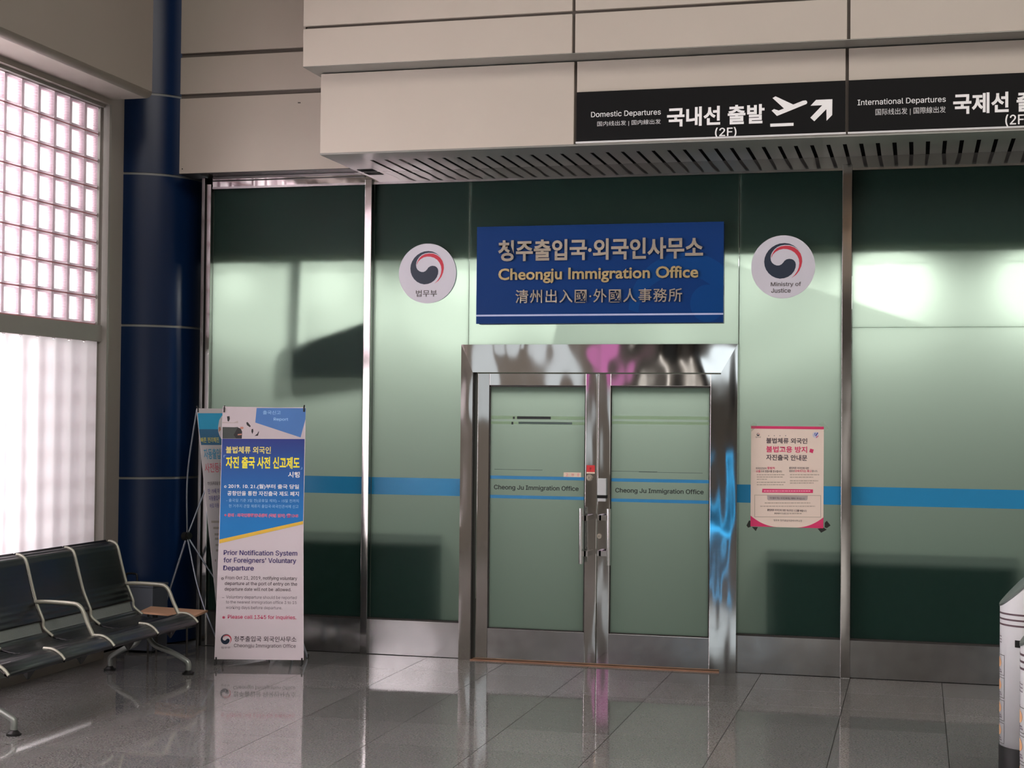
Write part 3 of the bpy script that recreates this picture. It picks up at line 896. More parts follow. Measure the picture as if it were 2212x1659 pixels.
# pale emblem watermark, clipped to the board
def clip_poly(P, inside, inter):
    out = []
    for i in range(len(P)):
        a, b = P[i], P[(i+1) % len(P)]
        ia, ib = inside(a), inside(b)
        if ia: out.append(a)
        if ia != ib: out.append(inter(a, b))
    return out
cu, cv = SP.hit(1480, 668); R1 = 0.40
ringo = [(cu+R1*math.cos(t), cv+R1*math.sin(t)) for t in [PI*k/40 for k in range(0, 41)]]
ringi = [(cu-0.03+0.30*math.cos(t), cv-0.02+0.26*math.sin(t)) for t in [PI*k/40 for k in range(40, -1, -1)]]
wm = [(min(max(a, u0+0.002), u1-0.002), min(max(b, v0+0.002), v1-0.002)) for a, b in ringo+ringi]
obj('watermark', poly_bm(SP, wm, 0.0006), MT['signblue2'], sign)
cu2, cv2 = SP.hit(1528, 655)
wm2 = [(min(cu2+0.12*math.cos(t), u1-0.002), max(cv2+0.13*math.sin(t), v0+0.002)) for t in [2*PI*k/40 for k in range(40)]]
obj('watermark', poly_bm(SP, wm2, 0.0008), MT['signblue2'], sign)
_, lz1 = SP.hit(1290, 678.0); _, lz0 = SP.hit(1290, 681.8)
obj('line', poly_bm(SP, [(u0, lz0), (u1, lz0), (u1, lz1), (u0, lz1)], 0.001), MT['lineblue'], sign)
split_letters('청주출입국·외국인사무소', SP, SP.box(1077.5, 1519.5, 515.5, 562.0), MT['chrome'], sign, 0.006, 0.014, 0.028, True)
split_letters('Cheongju Immigration Office', SP, SP.box(1077.5, 1509, 577.3, 611.0), MT['gold'], sign, 0.005, 0.010, 0.022, False)
split_letters('清州出入國·外國人事務所', SP, SP.box(1114.5, 1474, 624.3, 654.0), MT['chrome'], sign, 0.005, 0.010, 0.008, True, space=1.12)

# ---- round signs
def round_sign(px0, px1, py0, py1, name, label, sw, texts):
    YR = -0.005
    P = wall_plane(YR)
    a, b, c, d = P.box(px0, px1, py0, py1); cx, cz = (a+b)/2, (c+d)/2; r = (b-a+d-c)/4
    t = thing(name, label, 'sign', (cx, YR, cz-r))
    bm = bmesh.new(); add_cyl(bm, (cx, 0.034, cz), (0, -1, 0), r-0.004, 0.034-YR-0.004, seg=72)
    obj('rim', bm, MT['signside'], t)
    bm = bmesh.new(); add_cyl(bm, (cx, YR+0.004, cz), (0, -1, 0), r, 0.004, seg=72)
    obj('disc', bm, MT['signwhite'], t)
    e0, e1, e2, e3 = P.box(*sw)
    emblem(P, (e0+e1)/2, (e2+e3)/2, (e1-e0+e3-e2)/4, 0.001, t)
    for s, bx, bold in texts:
        letter(s, P, P.box(*bx), MT['greyink'], t, bold=bold, w=0.001)
round_sign(861.3, 985.5, 526.5, 655, 'round_sign', 'round white sign with swirl and Korean letters, left of the blue sign',
           (886, 959.6, 541, 615.5), [('법무부', (898.5, 944, 626.5, 641), 0.012)])
round_sign(1623, 1760.5, 508, 645, 'round_sign', 'round white sign reading Ministry of Justice under a blue and red swirl',
           (1650, 1733.7, 523.8, 603.2), [('Ministry of', (1665, 1730.5, 609, 620.5), 0.012), ('Justice', (1665.8, 1708, 622.5, 632.5), 0.012)])

# ---- black direction signs
def direction_sign(x0, x1, label, texts, shapes):
    P = wall_plane(YLO-0.012)
    z0, z1 = 3.583, 3.912
    t = thing('direction_sign', label, 'sign', ((x0+x1)/2, YLO-0.012, z0))
    obj('board', box_bm(x0, x1, YLO-0.012, YLO-0.0005, z0, z1), MT['blackboard'], t)
    obj('edge_strip', box_bm(x0-0.004, x1+0.004, YLO-0.014, YLO-0.0005, z0-0.012, z0-0.0005), MT['whitedim'], t)
    for s, bx, bold, mat in texts:
        letter(s, P, P.box(*bx), MT[mat], t, bold=bold, w=0.0012)
    for nm, pts in shapes:
        obj(nm, poly_bm(P, [P.hit(x, y) for x, y in pts], 0.0012), MT['white'], t)
q = scaled(1650, 190, 0.08137)
nose = [q(1100+52*math.cos(a), 383+52*math.sin(a)) for a in [-2.0+k*0.32 for k in range(11)]]
plane_pts = [q(232, 270), q(310, 222), q(780, 440), q(1040, 338)] + nose + [q(350, 745), q(207, 603), q(270, 560), q(395, 600), q(535, 545)]
line_pts = [q(168, 950), q(790, 925), q(790, 1005), q(172, 1032)]
arrow_pts = [q(1385, 318), q(1820, 298), q(1815, 720), q(1665, 872), q(1660, 565), q(1340, 885), q(1235, 790), q(1550, 460), q(1240, 473)]
direction_sign(-2.2025, -0.4545, 'black direction sign reading Domestic Departures with white plane and arrow', [
    ('Domestic Departures', (1277, 1427.5, 238.6, 253.6), 0.004, 'white'),
    ('国内线出发 | 国内線出发', (1290.3, 1427.3, 259.8, 272.0), 0.0, 'whitedim'),
    ('국내선 출발', (1441, 1651.5, 228.5, 270.5), 0.030, 'white'),
    ('(2F)', (1544.5, 1591, 275.0, 297.0), 0.012, 'white')],
    [('plane_symbol', plane_pts), ('runway_line', line_pts), ('arrow', arrow_pts)])
q2 = scaled(1840, 170, 0.16817)
direction_sign(-0.4345, 1.318, 'black direction sign reading International Departures, cut by the right picture edge', [
    ('International Departures', (1852.5, 2043, 211.5, 227.2), 0.004, 'white'),
    ('国际线出发 | 国際線出发', (1891.3, 2043, 232.3, 248.5), 0.0, 'whitedim'),
    ('국제선 출발', (2059, 2279, 198, 243), 0.030, 'white'),
    ('(2F)', (2171.5, 2221, 246.5, 272.5), 0.012, 'white')], 
    [('plane_symbol', [(x+637, y-27) for x, y in plane_pts]), ('runway_line', [(x+637, y-27) for x, y in line_pts]), ('arrow', [(x+637, y-27) for x, y in arrow_pts])])

# ---- poster on the glass
PP = wall_plane(YG-0.0035)
z = scaled(1590, 900, 0.1627)
pa, pd = PP.hit(*z(200, 128)); pb, _ = PP.hit(*z(1166, 128)); _, pc = PP.hit(*z(690, 1470))
_, pd = PP.hit(*z(680, 128))
poster = thing('poster', 'cream and pink notice poster with Korean text taped to the glass right of the doors', 'poster', ((pa+pb)/2, YG, pc))
obj('sheet', poly_bm(PP, [(pa, pc), (pb, pc), (pb, pd), (pa, pd)], -0.001, 0.0), MT['poster'], poster)
def ppoly(pts, mat, name, w=0.0008):
    obj(name, poly_bm(PP, [PP.hit(*z(*p)) for p in pts], w), MT[mat], poster)
def ptext(s, a, b, c, d, mat, bold=0.0):
    x0, y0 = z(a, c); x1, y1 = z(b, d)
    letter(s, PP, PP.box(x0, x1, y0, y1), MT[mat], poster, w=0.0012, bold=bold)
hz_ = PP.hit(*z(680, 164))[1]
obj('pink_band', poly_bm(PP, [(pa, hz_), (pb, hz_), (pb, pd), (pa, pd)], 0.0008), MT['bpink'], poster)
for sgn_, xa in ((1, pa), (-1, pb)):
    cur = []
    for k in range(13):
        t = k/12
        cur.append((xa+sgn_*(0.235*(pb-pa))*t**1.0*1.7 if False else xa+sgn_*(pb-pa)*0.40*t, pc+0.075*(1-t)**2.2))
    obj('pink_corner', poly_bm(PP, [(xa, pc)]+[(a, b) for a, b in cur], 0.0008), MT['bpink'], poster)
ptext('불법체류 외국인', 400, 945, 284, 358, 'bink', 0.022); ptext('불법고용 방지', 400, 943, 393, 477, 'bpink', 0.022)
ptext('자진출국 안내문', 400, 945, 505, 583, 'bink', 0.022)
for k in range(4): ppoly([(428+75*k, 248), (438+75*k, 248), (438+75*k, 258), (428+75*k, 258)], 'bink', 'dot')
ppoly([(985, 424), (1032, 437), (1018, 486), (972, 470)], 'bpink', 'stamp')
ptext('외국인근로자', 262, 405, 672, 700, 'bink', .01); ptext('합법적', 415, 512, 666, 698, 'bpink', .02)
ptext('고용', 262, 325, 708, 741, 'bpink', .02); ptext('으로 법질서를 준수합시다', 328, 610, 711, 741, 'bink', .01)
ptext('불법체류 외국인에 대한', 705, 968, 668, 698, 'bink', .01); ptext('정부의', 705, 775, 708, 737, 'bink', .01)
ptext('단속의지는 확고', 782, 1003, 706, 739, 'bpink', .015); ptext('합니다.', 1007, 1085, 709, 738, 'bink', .01)
rr = random.Random(3)
def tiny_line(a, b, y, h=11, mat='ptiny'):
    x = a; bm = bmesh.new()
    while x < b-8:
        wd = rr.uniform(14, 46); wd = min(wd, b-x)
        c = [PP.hit(*z(x+dx, y+dy)) for dx, dy in ((0, 0), (wd, 0), (wd, h), (0, h))]
        poly_bm(PP, c, 0.001, bm=bm); x += wd+6
    obj('small_print', bm, MT[mat], poster)
for a, b, y in ((275, 650, 766), (275, 625, 796), (275, 410, 826), (275, 655, 866), (275, 638, 898), (715, 1105, 766), (715, 1025, 798), (715, 1090, 846), (715, 1030, 876), (380, 985, 1140), (320, 1048, 1184)):
    tiny_line(a, b, y)
ppoly([(350, 958), (1022, 966), (1020, 1014), (345, 1008)], 'bpink', 'pink_strip')
tiny_line(368, 995, 980, 14, 'bpinkl')
for pts in (((245, 1038), (1128, 1045), (1128, 1051), (245, 1044)), ((245, 1326), (1128, 1331), (1128, 1337), (245, 1332)), ((245, 1038), (251, 1038), (251, 1332), (245, 1332)), ((1121, 1045), (1127, 1045), (1127, 1337), (1121, 1337))):
    ppoly(pts, 'pline', 'box_line')
ppoly([(412, 1046), (952, 1050), (948, 1100), (935, 1112), (430, 1110), (415, 1098)], 'pgrey', 'grey_tab')
ptext('자진출국 하는 외국인에게는 혜택이 주어집니다', 445, 915, 1071, 1099, 'bink', .012)
ptext('불법체류 외국인에 대한 적극적인 신고를 바랍니다', 415, 938, 1230, 1259, 'bink', .012)
ptext('불법체류자 및 불법고용', 508, 700, 1275, 1297, 'greyink', .0); tiny_line(708, 870, 1279, 14)
ptext('법무부 청주출입국관리사무소장', 500, 877, 1366, 1393, 'greyink', .0)
ptext('법무부', 260, 330, 264, 281, 'greyink')
u_, v_ = PP.hit(*z(295, 238)); emblem(PP, u_, v_, 0.011, 0.001, poster, 'small_emblem', 'small_emblem')
u_, v_ = PP.hit(*z(1057, 243))
obj('round_badge', poly_bm(PP, [(u_+0.022*math.cos(2*PI*k/28), v_+0.022*math.sin(2*PI*k/28)) for k in range(28)], 0.0008), MT['signwhite'], poster)
ppoly([(1020, 250), (1048, 215), (1060, 215), (1032, 270), (1045, 222)], 'pblue', 'badge_stroke', 0.0012)
ppoly([(1050, 250), (1080, 208), (1092, 215), (1062, 265)], 'pblue', 'badge_stroke', 0.0012)
ppoly([(1060, 276), (1090, 250), (1095, 256), (1066, 285)], 'bpink', 'badge_stroke', 0.0012)
for pts in ([(138, 1445), (172, 1378), (200, 1385), (196, 1462), (160, 1475)], [(210, 1464), (290, 1466), (262, 1520)], [(1082, 1487), (1165, 1474), (1205, 1500), (1130, 1542)], [(1176, 1410), (1205, 1382), (1255, 1445), (1205, 1480), (1176, 1470)]):
    ppoly(pts, 'tape', 'black_tape', -0.0006)
for pts in ([(190, 110), (240, 72), (275, 100), (272, 135), (205, 200)], [(1090, 110), (1160, 60), (1230, 165), (1165, 200), (1162, 128)]):
    ppoly(pts, 'cleartape', 'clear_tape', 0.0018)

# ---- front banner stand
BL = on_z(463.5, 1424, 0.05); BR = on_z(656, 1426, 0.05)
Ub = (BR-BL).normalized(); Nb = Ub.cross(Vector((0, 0, 1))); 
BP = Plane(BL, Ub, Vector((0, 0, 1.75)) - Nb*0.13)
if BP.n.y > 0: raise SystemExit('banner faces the wrong way')
bt = thing('banner_stand', 'tall blue and white banner about voluntary departure standing before the frosted glass', 'banner', (BL+BR)/2 - Vector((0, 0, 0.05)))
zA = scaled(380, 860, 0.1808); zB = scaled(380, 1140, 0.1929)
H = lambda f, a, b: BP.hit(*f(a, b))
c_tl = BP.hit(481, 881); c_tr = BP.hit(660.5, 880); c_br = BP.hit(656, 1426); c_bl = BP.hit(463, 1424)
mid_r = BP.hit(655.5, 1150); mid_l = BP.hit(473, 1150)
bed = obj('banner_sheet', poly_bm(BP, [c_bl, c_br, mid_r, c_tr, c_tl, mid_l], -0.002, 0.0), MT['banner'], bt)
def bpoly(pts, mat, name, w=0.0008):
    m_ = MT[mat] if isinstance(mat, str) else mat
    return obj(name, poly_bm(BP, pts, w), m_, bed)
bpoly([H(zA, 560, 100), H(zA, 1545, 118), H(zA, 1537, 488), H(zA, 553, 486)], 'bphoto', 'photo_print')
zlow = BP.pt(*H(zB, 488, 132)).z; zhi = BP.pt(*H(zA, 1000, 488)).z
grad = print_gradient('banner_blue_print', (srgb(0, 128, 205), srgb(28, 48, 128)), zlow+0.1, zhi)
bpoly([H(zA, 553, 486), H(zB, 488, 132), H(zA, 1520, 1470), H(zA, 1537, 489)], grad, 'blue_field', 0.0010)
bpoly([H(zB, 488, 132), H(zB, 487, 176), H(zA, 1520, 1506), H(zA, 1520, 1468)], 'bgold', 'yellow_stripe', 0.0014)
bpoly([H(zA, 965, 118), H(zA, 1550, 120), H(zA, 1548, 250), H(zA, 1490, 470), H(zA, 948, 292)], 'bquad', 'photo_blue', 0.0012)
bpoly([H(zA, 557, 345), H(zA, 700, 348), H(zA, 742, 345), H(zA, 745, 440), H(zA, 720, 484), H(zA, 555, 484)], 'bgreen', 'photo_dark', 0.0012)
bpoly([H(zA, 740, 350), H(zA, 775, 365), H(zA, 792, 400), H(zA, 788, 484), H(zA, 722, 484), H(zA, 690, 440)], 'bdark', 'photo_person', 0.0016)
bpoly([H(zA, 770, 345), H(zA, 800, 342), H(zA, 812, 358), H(zA, 795, 372), H(zA, 770, 366)], 'bskin', 'photo_person', 0.0020)
bpoly([H(zA, 740, 430), H(zA, 788, 425), H(zA, 785, 440), H(zA, 738, 444)], 'bskin', 'photo_person', 0.0022)
bpoly([H(zA, 610, 218), H(zA, 640, 216), H(zA, 645, 250), H(zA, 632, 280), H(zA, 618, 275)], 'bdark', 'photo_person', 0.0012)
bpoly([H(zA, 557, 285), H(zA, 690, 292), H(zA, 740, 270), H(zA, 745, 300), H(zA, 557, 300)], 'pgrey', 'photo_ground', 0.0012)
for pts in ([(840, 292), (858, 286), (895, 335), (885, 348), (848, 322)], [(905, 372), (922, 366), (926, 395), (915, 430), (902, 400)], [(940, 452), (972, 425), (990, 395), (994, 402), (980, 450)]):
    bpoly([H(zA, *p) for p in pts], 'bdark', 'photo_person', 0.0012)
def btext(f, s, a, b, c, d, mat, bold=0.0, w=0.0018):
    x0, y0 = f(a, c); x1, y1 = f(b, d)
    letter(s, BP, BP.box(x0, x1, y0, y1), MT[mat], bed, w=w, bold=bold)
btext(zA, 'Report', 1168, 1342, 235, 278, 'blight', .01)
btext(zA, '출국신고', 1040, 1252, 150, 195, 'blight', .0)
btext(zA, '불법체류 외국인', 597, 1135, 578, 662, 'byellow2', .022)
btext(zA, '「', 572, 598, 680, 708, 'blight'); btext(zA, '」', 1487, 1508, 825, 850, 'blight')
btext(zA, '자진 출국 사전 신고제도', 597, 1480, 700, 843, 'byellow', .030)
btext(zA, '시행', 1340, 1480, 880, 950, 'white', .02)
btext(zA, 'o', 577, 605, 1043, 1072, 'white', .02)
btext(zA, '2019. 10. 21.(월)부터 출국 당일', 626, 1470, 1028, 1090, 'white', .018)
btext(zA, '공항만을 통한 자진출국 제도 폐지', 615, 1470, 1112, 1168, 'white', .016)
btext(zA, '- 출국일 기준 3일 전(공휴일 제외) ~ 15일 전까지', 605, 1468, 1205, 1250, 'blight', .0)
btext(zA, '현 거주지 관할 체류지 출입국·외국인관서에 신고', 632, 1465, 1272, 1312, 'blight', .0)
btext(zA, '※ 문의 : 외국인종합안내센터 (국번 없이) ☎1345', 578, 1463, 1378, 1430, 'bpinkl', .045, 0.0015)
btext(zA, '※ 문의 : 외국인종합안내센터 (국번 없이) ☎1345', 580, 1461, 1380, 1428, 'bpink', .004, 0.0022)
btext(zB, 'Prior Notification System', 535, 1360, 252, 324, 'bpurple', .014)
btext(zB, "for Foreigners' Voluntary", 533, 1348, 336, 408, 'bpurple', .014)
btext(zB, 'Departure', 530, 873, 424, 492, 'bpurple', .014)
btext(zB, 'o', 508, 535, 556, 584, 'bink', .02)
btext(zB, 'From Oct 21, 2019, notifying voluntary', 557, 1357, 543, 592, 'bink', .004)
btext(zB, 'departure at the port of entry on the', 548, 1358, 606, 655, 'bink', .004)
btext(zB, 'departure date will not be  allowed.', 546, 1292, 670, 717, 'bink', .004)
btext(zB, 'Voluntary departure should be reported', 562, 1352, 762, 805, 'bgrey', .0)
btext(zB, '–', 517, 542, 781, 785, 'bgrey')
btext(zB, 'to the nearest immigration office 3 to 15', 560, 1352, 817, 860, 'bgrey', .0)
btext(zB, 'working days before departure.', 560, 1190, 877, 920, 'bgrey', .0)
btext(zB, '※', 518, 552, 988, 1020, 'bpink', .01)
btext(zB, 'Please call 1345 for inquiries.', 582, 1348, 978, 1032, 'bpink', .008)
e0, e1, e2, e3 = BP.box(*(zB(500, 0)[0], zB(625, 0)[0], zB(0, 1190)[1], zB(0, 1306)[1]))
emblem(BP, (e0+e1)/2, (e2+e3)/2, (e1-e0+e3-e2)/4, 0.0014, bed)
btext(zB, '법무부', 510, 610, 1330, 1355, 'bgrey')
btext(zB, '청주출입국 외국인사무소', 652, 1350, 1215, 1278, 'bink', .008)
btext(zB, 'Cheongju Immigration Office', 650, 1342, 1300, 1352, 'bink', .0)
# stand: hub, four bent poles with hook clips, two rear legs
def stand(root, P, tl, tr, bl, br, hub, feet, rr_=0.0045):
    obj('hub', add_cyl(add_cyl(bmesh.new(), Vector(hub)-P.n*0.03, P.n, 0.033, 0.045, seg=20), Vector(hub)+P.n*0.015, P.n, 0.022, 0.018, seg=20), MT['rubber'], root)
    for i, (c, up_) in enumerate(((tl, 1), (tr, 1), (bl, 0), (br, 0))):
        c = Vector(c); h = Vector(hub)
        m1 = h.lerp(c, 0.45) - P.n*(0.06 if up_ else 0.03) + Vector((0, 0, 0.0))
        mid = h.lerp(c, 0.5); out = (c-h); out.z = 0
        m1 = mid - P.n*0.05
        obj('pole', tube_bm(smooth_path([h, m1, c - P.n*0.01], 8), rr_, seg=8), MT['alu'], root)
        d_ = Vector((0, 0, 0.022 if up_ else -0.022))
        obj('hook', tube_bm([c - P.n*0.012 + d_*1.2, c + P.n*0.004 + d_*0.4, c + P.n*0.006 - d_*0.9], 0.0055, seg=8), MT['rubber'], root)
    for ft in feet:
        obj('rear_leg', tube_bm([hub, ft], 0.009, seg=10), MT['alu'], root)
        obj('leg_tip', cyl_bm(Vector(ft)-Vector((0, 0, 0.0)), (0, 0, 1), 0.010, 0.03, seg=10), MT['rubber'], root)
w_ = (c_br[0]-c_bl[0])
hubp = BP.pt(w_/2, 0.80, -0.22)
bl3 = BP.pt(0.012, -0.005); br3 = BP.pt(c_br[0]-0.012, -0.005)
stand(bt, BP, BP.pt(c_tl[0]+0.012, c_tl[1]-0.012), BP.pt(c_tr[0]-0.012, c_tr[1]-0.012), bl3, br3, hubp,
      [Vector((hubp.x+0.12, hubp.y+0.22, 0.0)), Vector((hubp.x+0.24, hubp.y+0.20, 0.0))])
for p in (bl3, br3):
    obj('foot', tube_bm([(p.x, p.y, p.z+0.005), (p.x-0.004, p.y-0.012, 0.008)], 0.007, seg=8), MT['rubber'], bt)

# ---- rear banner stand, turned to the right
RB = Vector((-4.800, -0.60, 0.06)); Wd = Vector((0.35, 0.937, 0)).normalized()
Nr = Wd.cross(Vector((0, 0, 1)))
tl_r = on_y(424, 882, -0.53)
RP = Plane(RB, Wd, tl_r-RB)
rt = thing('banner_stand', 'narrow-looking white and light blue banner standing behind the front banner by the column', 'banner', (RB.x+0.1, RB.y+0.28, 0), )
zC = scaled(340, 860, 0.14467)
Wr = 0.50
r_tl = RP.hit(424.5, 882); hgt = r_tl[1]
rs_ = obj('banner_sheet', poly_bm(RP, [(r_tl[0]*0, 0), (Wr, 0), (Wr, hgt), (r_tl[0], hgt)], -0.002, 0.0), MT['banner'], rt)
def rpoly(px, mat, name, w=0.0012):
    obj(name, poly_bm(RP, [RP.hit(*zC(*p)) for p in px], w), MT[mat], rs_)
rpoly([(600, 225), (1150, 225), (1150, 465), (620, 465)], 'bcyan', 'light_blue_print')
rpoly([(620, 465), (1150, 465), (1150, 700), (652, 700)], 'bslate', 'slate_print')
rpoly([(960, 265), (920, 330), (903, 430), (905, 500), (925, 560), (950, 610), (1100, 600), (1100, 265)], 'banner', 'white_round_print', 0.0018)
rpoly([(912, 440), (935, 425), (945, 470), (915, 510)], 'bskin', 'photo_hand', 0.0024)
def rtext(s, a, b, c, d, mat, bold=0.0):
    x0, y0 = zC(a, c); x1, y1 = zC(b, d)
    u0_, v0_ = RP.hit(x0, (y0+y1)/2); u1_, _ = RP.hit(x1, (y0+y1)/2)
    vt = RP.hit((x0+x1)/2, y0)[1]; vb = RP.hit((x0+x1)/2, y1)[1]
    letter(s, RP, (u0_, u1_, vb, vt), MT[mat], rs_, w=0.002, bold=bold)
rtext('빠른 편리해진', 645, 915, 585, 665, 'byellow2', .015)
rtext('자동출입국', 690, 1003, 752, 912, 'bsky', .02); rtext('사전등록', 705, 990, 968, 1110, 'brose', .005)
rtext('주민등록증을 발급', 745, 965, 1245, 1300, 'bgrey', .012); rtext('만 19세 이상', 752, 965, 1350, 1425, 'bviolet', .012)
rtext('자동출입국', 765, 935, 1455, 1530, 'bviolet', .012); rtext('바로 이용', 780, 915, 1570, 1640, 'bviolet', .01)
zD = scaled(340, 1090, 0.2171)
for k, (a, b, y) in enumerate(((535, 612, 160), (555, 612, 222), (568, 612, 285), (572, 612, 330), (578, 612, 392), (582, 612, 445), (570, 584, 545))):
    rpts = [RP.hit(*zD(a, y)), RP.hit(*zD(b, y)), RP.hit(*zD(b, y+22)), RP.hit(*zD(a, y+22))]
    obj('small_print', poly_bm(RP, rpts, 0.0012), MT['pgrey'], rs_)
hub_r = on_y(404, 1158, -0.22)
stand(rt, RP, RP.pt(r_tl[0]+0.01, hgt-0.01), RP.pt(Wr-0.012, hgt-0.012), RP.pt(0.012, 0.0), RP.pt(Wr-0.012, 0.0), hub_r,
      [on_z(327, 1398, 0.0)], 0.0065)
bm = bmesh.new()
for p in (RP.pt(0.012, 0), RP.pt(Wr-0.012, 0)):
    add_tube(bm, [p, (p.x+0.01, p.y, 0.007)], 0.007, seg=8)
obj('foot', bm, MT['rubber'], rt)

# ---- tandem bench
YS0, PITCHS, NS = -1.10, 0.572, 4
bench = thing('airport_bench', 'black tandem waiting bench with pale metal arms and side rods under the glass block window', 'bench', (-5.0, YS0-NS*PITCHS/2, 0))
back_prof = [(-5.452, 0.846), (-5.431, 0.862), (-5.398, 0.858), (-5.362, 0.828), (-5.328, 0.712), (-5.292, 0.590), (-5.262, 0.520), (-5.236, 0.462)]
seat_prof = [(-5.205, 0.398), (-5.160, 0.366), (-5.06, 0.352), (-4.96, 0.366), (-4.87, 0.388), (-4.810, 0.380), (-4.765, 0.355), (-4.748, 0.332), (-4.752, 0.318)]
def sheet_bm(prof, y0, y1, th, ribs):
    P = [Vector((a, 0, b)) for a, b in prof]; P = smooth_path(P, 8)
    L = 0; out_t, out_b = [], []
    for i, p in enumerate(P):
        t = (P[min(i+1, len(P)-1)]-P[max(i-1, 0)]).normalized()
        nrm = Vector((t.z, 0, -t.x))
        if nrm.x < 0 and abs(nrm.x) > 0.3: nrm = -nrm
        if nrm.z < 0 and abs(nrm.x) <= 0.3: nrm = -nrm
        if i: L += (P[i]-P[i-1]).length
        h = ribs*abs(math.sin(L/0.036*PI)) if ribs else 0
        out_t.append(p+nrm*h); out_b.append(p-nrm*th)
    bm = bmesh.new(); ys = [y0, y0+0.012, y1-0.012, y1]; rows_ = []
    for j, y in enumerate(ys):
        sh = -0.004 if j in (0, 3) else 0
        rows_.append(([bm.verts.new((q.x, y, q.z+sh)) for q in out_t], [bm.verts.new((q.x, y, q.z)) for q in out_b]))
    n = len(P)
    for j in range(3):
        for i in range(n-1):
            f = bm.faces.new((rows_[j][0][i], rows_[j][0][i+1], rows_[j+1][0][i+1], rows_[j+1][0][i])); f.smooth = True
            f = bm.faces.new((rows_[j][1][i+1], rows_[j][1][i], rows_[j+1][1][i], rows_[j+1][1][i+1])); f.smooth = True
        for i in (0, n-1):
            bm.faces.new((rows_[j][0][i], rows_[j+1][0][i], rows_[j+1][1][i], rows_[j][1][i]))
    for j in (0, 3):
        for i in range(n-1):
            bm.faces.new((rows_[j][0][i], rows_[j][1][i], rows_[j][1][i+1], rows_[j][0][i+1]))
    return bm
for k in range(NS):
    y1 = YS0-k*PITCHS-0.010; y0 = y1-PITCHS+0.020
    obj('backrest', sheet_bm(back_prof, y0, y1, 0.016, 0.004), MT['vinyl'], bench)
    obj('seat', sheet_bm(seat_prof, y0, y1, 0.028, 0.003), MT['vinyl'], bench)
    obj('lumbar_plate', sheet_bm([(-5.250, 0.468), (-5.238, 0.44), (-5.222, 0.40), (-5.212, 0.385)], y0+0.01, y1-0.01, 0.003, 0), MT['mesh'], bench)
    yc = (y0+y1)/2
    bm = bmesh.new(); vv = [bm.verts.new(p) for p in ((-4.84, yc-0.05, 0.345), (-4.84, yc+0.05, 0.345), (-4.77, yc+0.05, 0.33), (-4.77, yc-0.05, 0.33), (-4.80, yc-0.010, 0.262), (-4.80, yc+0.010, 0.262))]
    for f in ((0, 1, 2, 3), (0, 4, 5, 1), (3, 2, 5, 4), (0, 3, 4), (1, 5, 2)): bm.faces.new([vv[i] for i in f])
    obj('seat_bracket', bm, MT['rubber'], bench)
for k in range(NS+1):
    y = YS0-k*PITCHS
    path = smooth_path([Vector((a+0.006, y, b+0.004)) for a, b in back_prof[1:]] + [Vector((-5.222, y, 0.42)), Vector((-5.160, y, 0.372))], 5)
    obj('side_rod', tube_bm(path, 0.0095, seg=8), MT['rod'], bench)
    obj('side_rod', tube_bm(smooth_path([(-4.880, y, 0.392), (-4.818, y, 0.388), (-4.770, y, 0.362), (-4.742, y, 0.332)], 5), 0.0095, seg=8), MT['rod'], bench)
    obj('side_rail', tube_bm(smooth_path([Vector((a, y, b-0.016)) for a, b in seat_prof[1:-2]], 4), 0.008, seg=8), MT['darkmetal'], bench)
    if k % 2 == 0:
        arm = [(-5.288, y, 0.578), (-5.20, y, 0.582), (-5.03, y, 0.578), (-4.985, y, 0.566), (-4.958, y, 0.535), (-4.925, y, 0.46), (-4.885, y, 0.385)]
        bm = tube_bm(smooth_path(arm, 6), 0.0135, seg=10)
        obj('armrest', bm, MT['rod'], bench)
y_a, y_b = YS0-0.02, YS0-NS*PITCHS+0.02
obj('beam', box_bm(-5.10, -5.04, y_b, y_a, 0.235, 0.295, bevel=0.006), MT['leg'], bench)
for y in (-1.235, -3.33):
    obj('leg', tube_bm(smooth_path([(-5.05, y, 0.25), (-4.99, y, 0.185), (-4.87, y, 0.145), (-4.765, y, 0.096), (-4.742, y, 0.07), (-4.742, y, 0.03)], 6), 0.019, seg=10), MT['leg'], bench)
    obj('leg', tube_bm(smooth_path([(-5.09, y, 0.25), (-5.14, y, 0.185), (-5.23, y, 0.145), (-5.31, y, 0.096), (-5.326, y, 0.07), (-5.326, y, 0.03)], 6), 0.019, seg=10), MT['leg'], bench)
    for x in (-4.742, -5.326):
        obj('foot', add_cyl(add_cyl(bmesh.new(), (x, y, 0.0), (0, 0, 1), 0.040, 0.012, seg=20), (x, y, 0.012), (0, 0, 1), 0.034, 0.016, seg=20, r2=0.020), MT['rubber'], bench)

# ---- small tan table and grey box behind the bench
zt_ = 0.352
tc_ = [on_z(300, 1321, zt_), on_z(326, 1309.5, zt_), on_z(449, 1318, zt_), on_z(417, 1331, zt_)]
tab = thing('side_table', 'low tan board table standing behind the far end of the bench', 'table', (sum(p.x for p in tc_)/4, sum(p.y for p in tc_)/4, 0))
bm = bmesh.new(); T = [bm.verts.new((p.x, p.y, zt_)) for p in tc_]; Bt = [bm.verts.new((p.x, p.y, zt_-0.014)) for p in tc_]
bm.faces.new(T); bm.faces.new(Bt[::-1])
for i in range(4): bm.faces.new((Bt[i], Bt[(i+1) % 4], T[(i+1) % 4], T[i]))
obj('table_top', bm, MT['wood'], tab)
cc = sum((Vector((p.x, p.y, 0)) for p in tc_), Vector())/4
for p in tc_:
    q_ = Vector((p.x, p.y, 0)).lerp(cc, 0.28)
    obj('leg', tube_bm([(q_.x, q_.y, 0), (q_.x, q_.y, zt_-0.014)], 0.008, seg=8), MT['darkmetal'], tab)
Yc = -0.50
ca = on_y(270, 1262, Yc); cb = on_y(330, 1262, Yc)
zc1 = ca.z
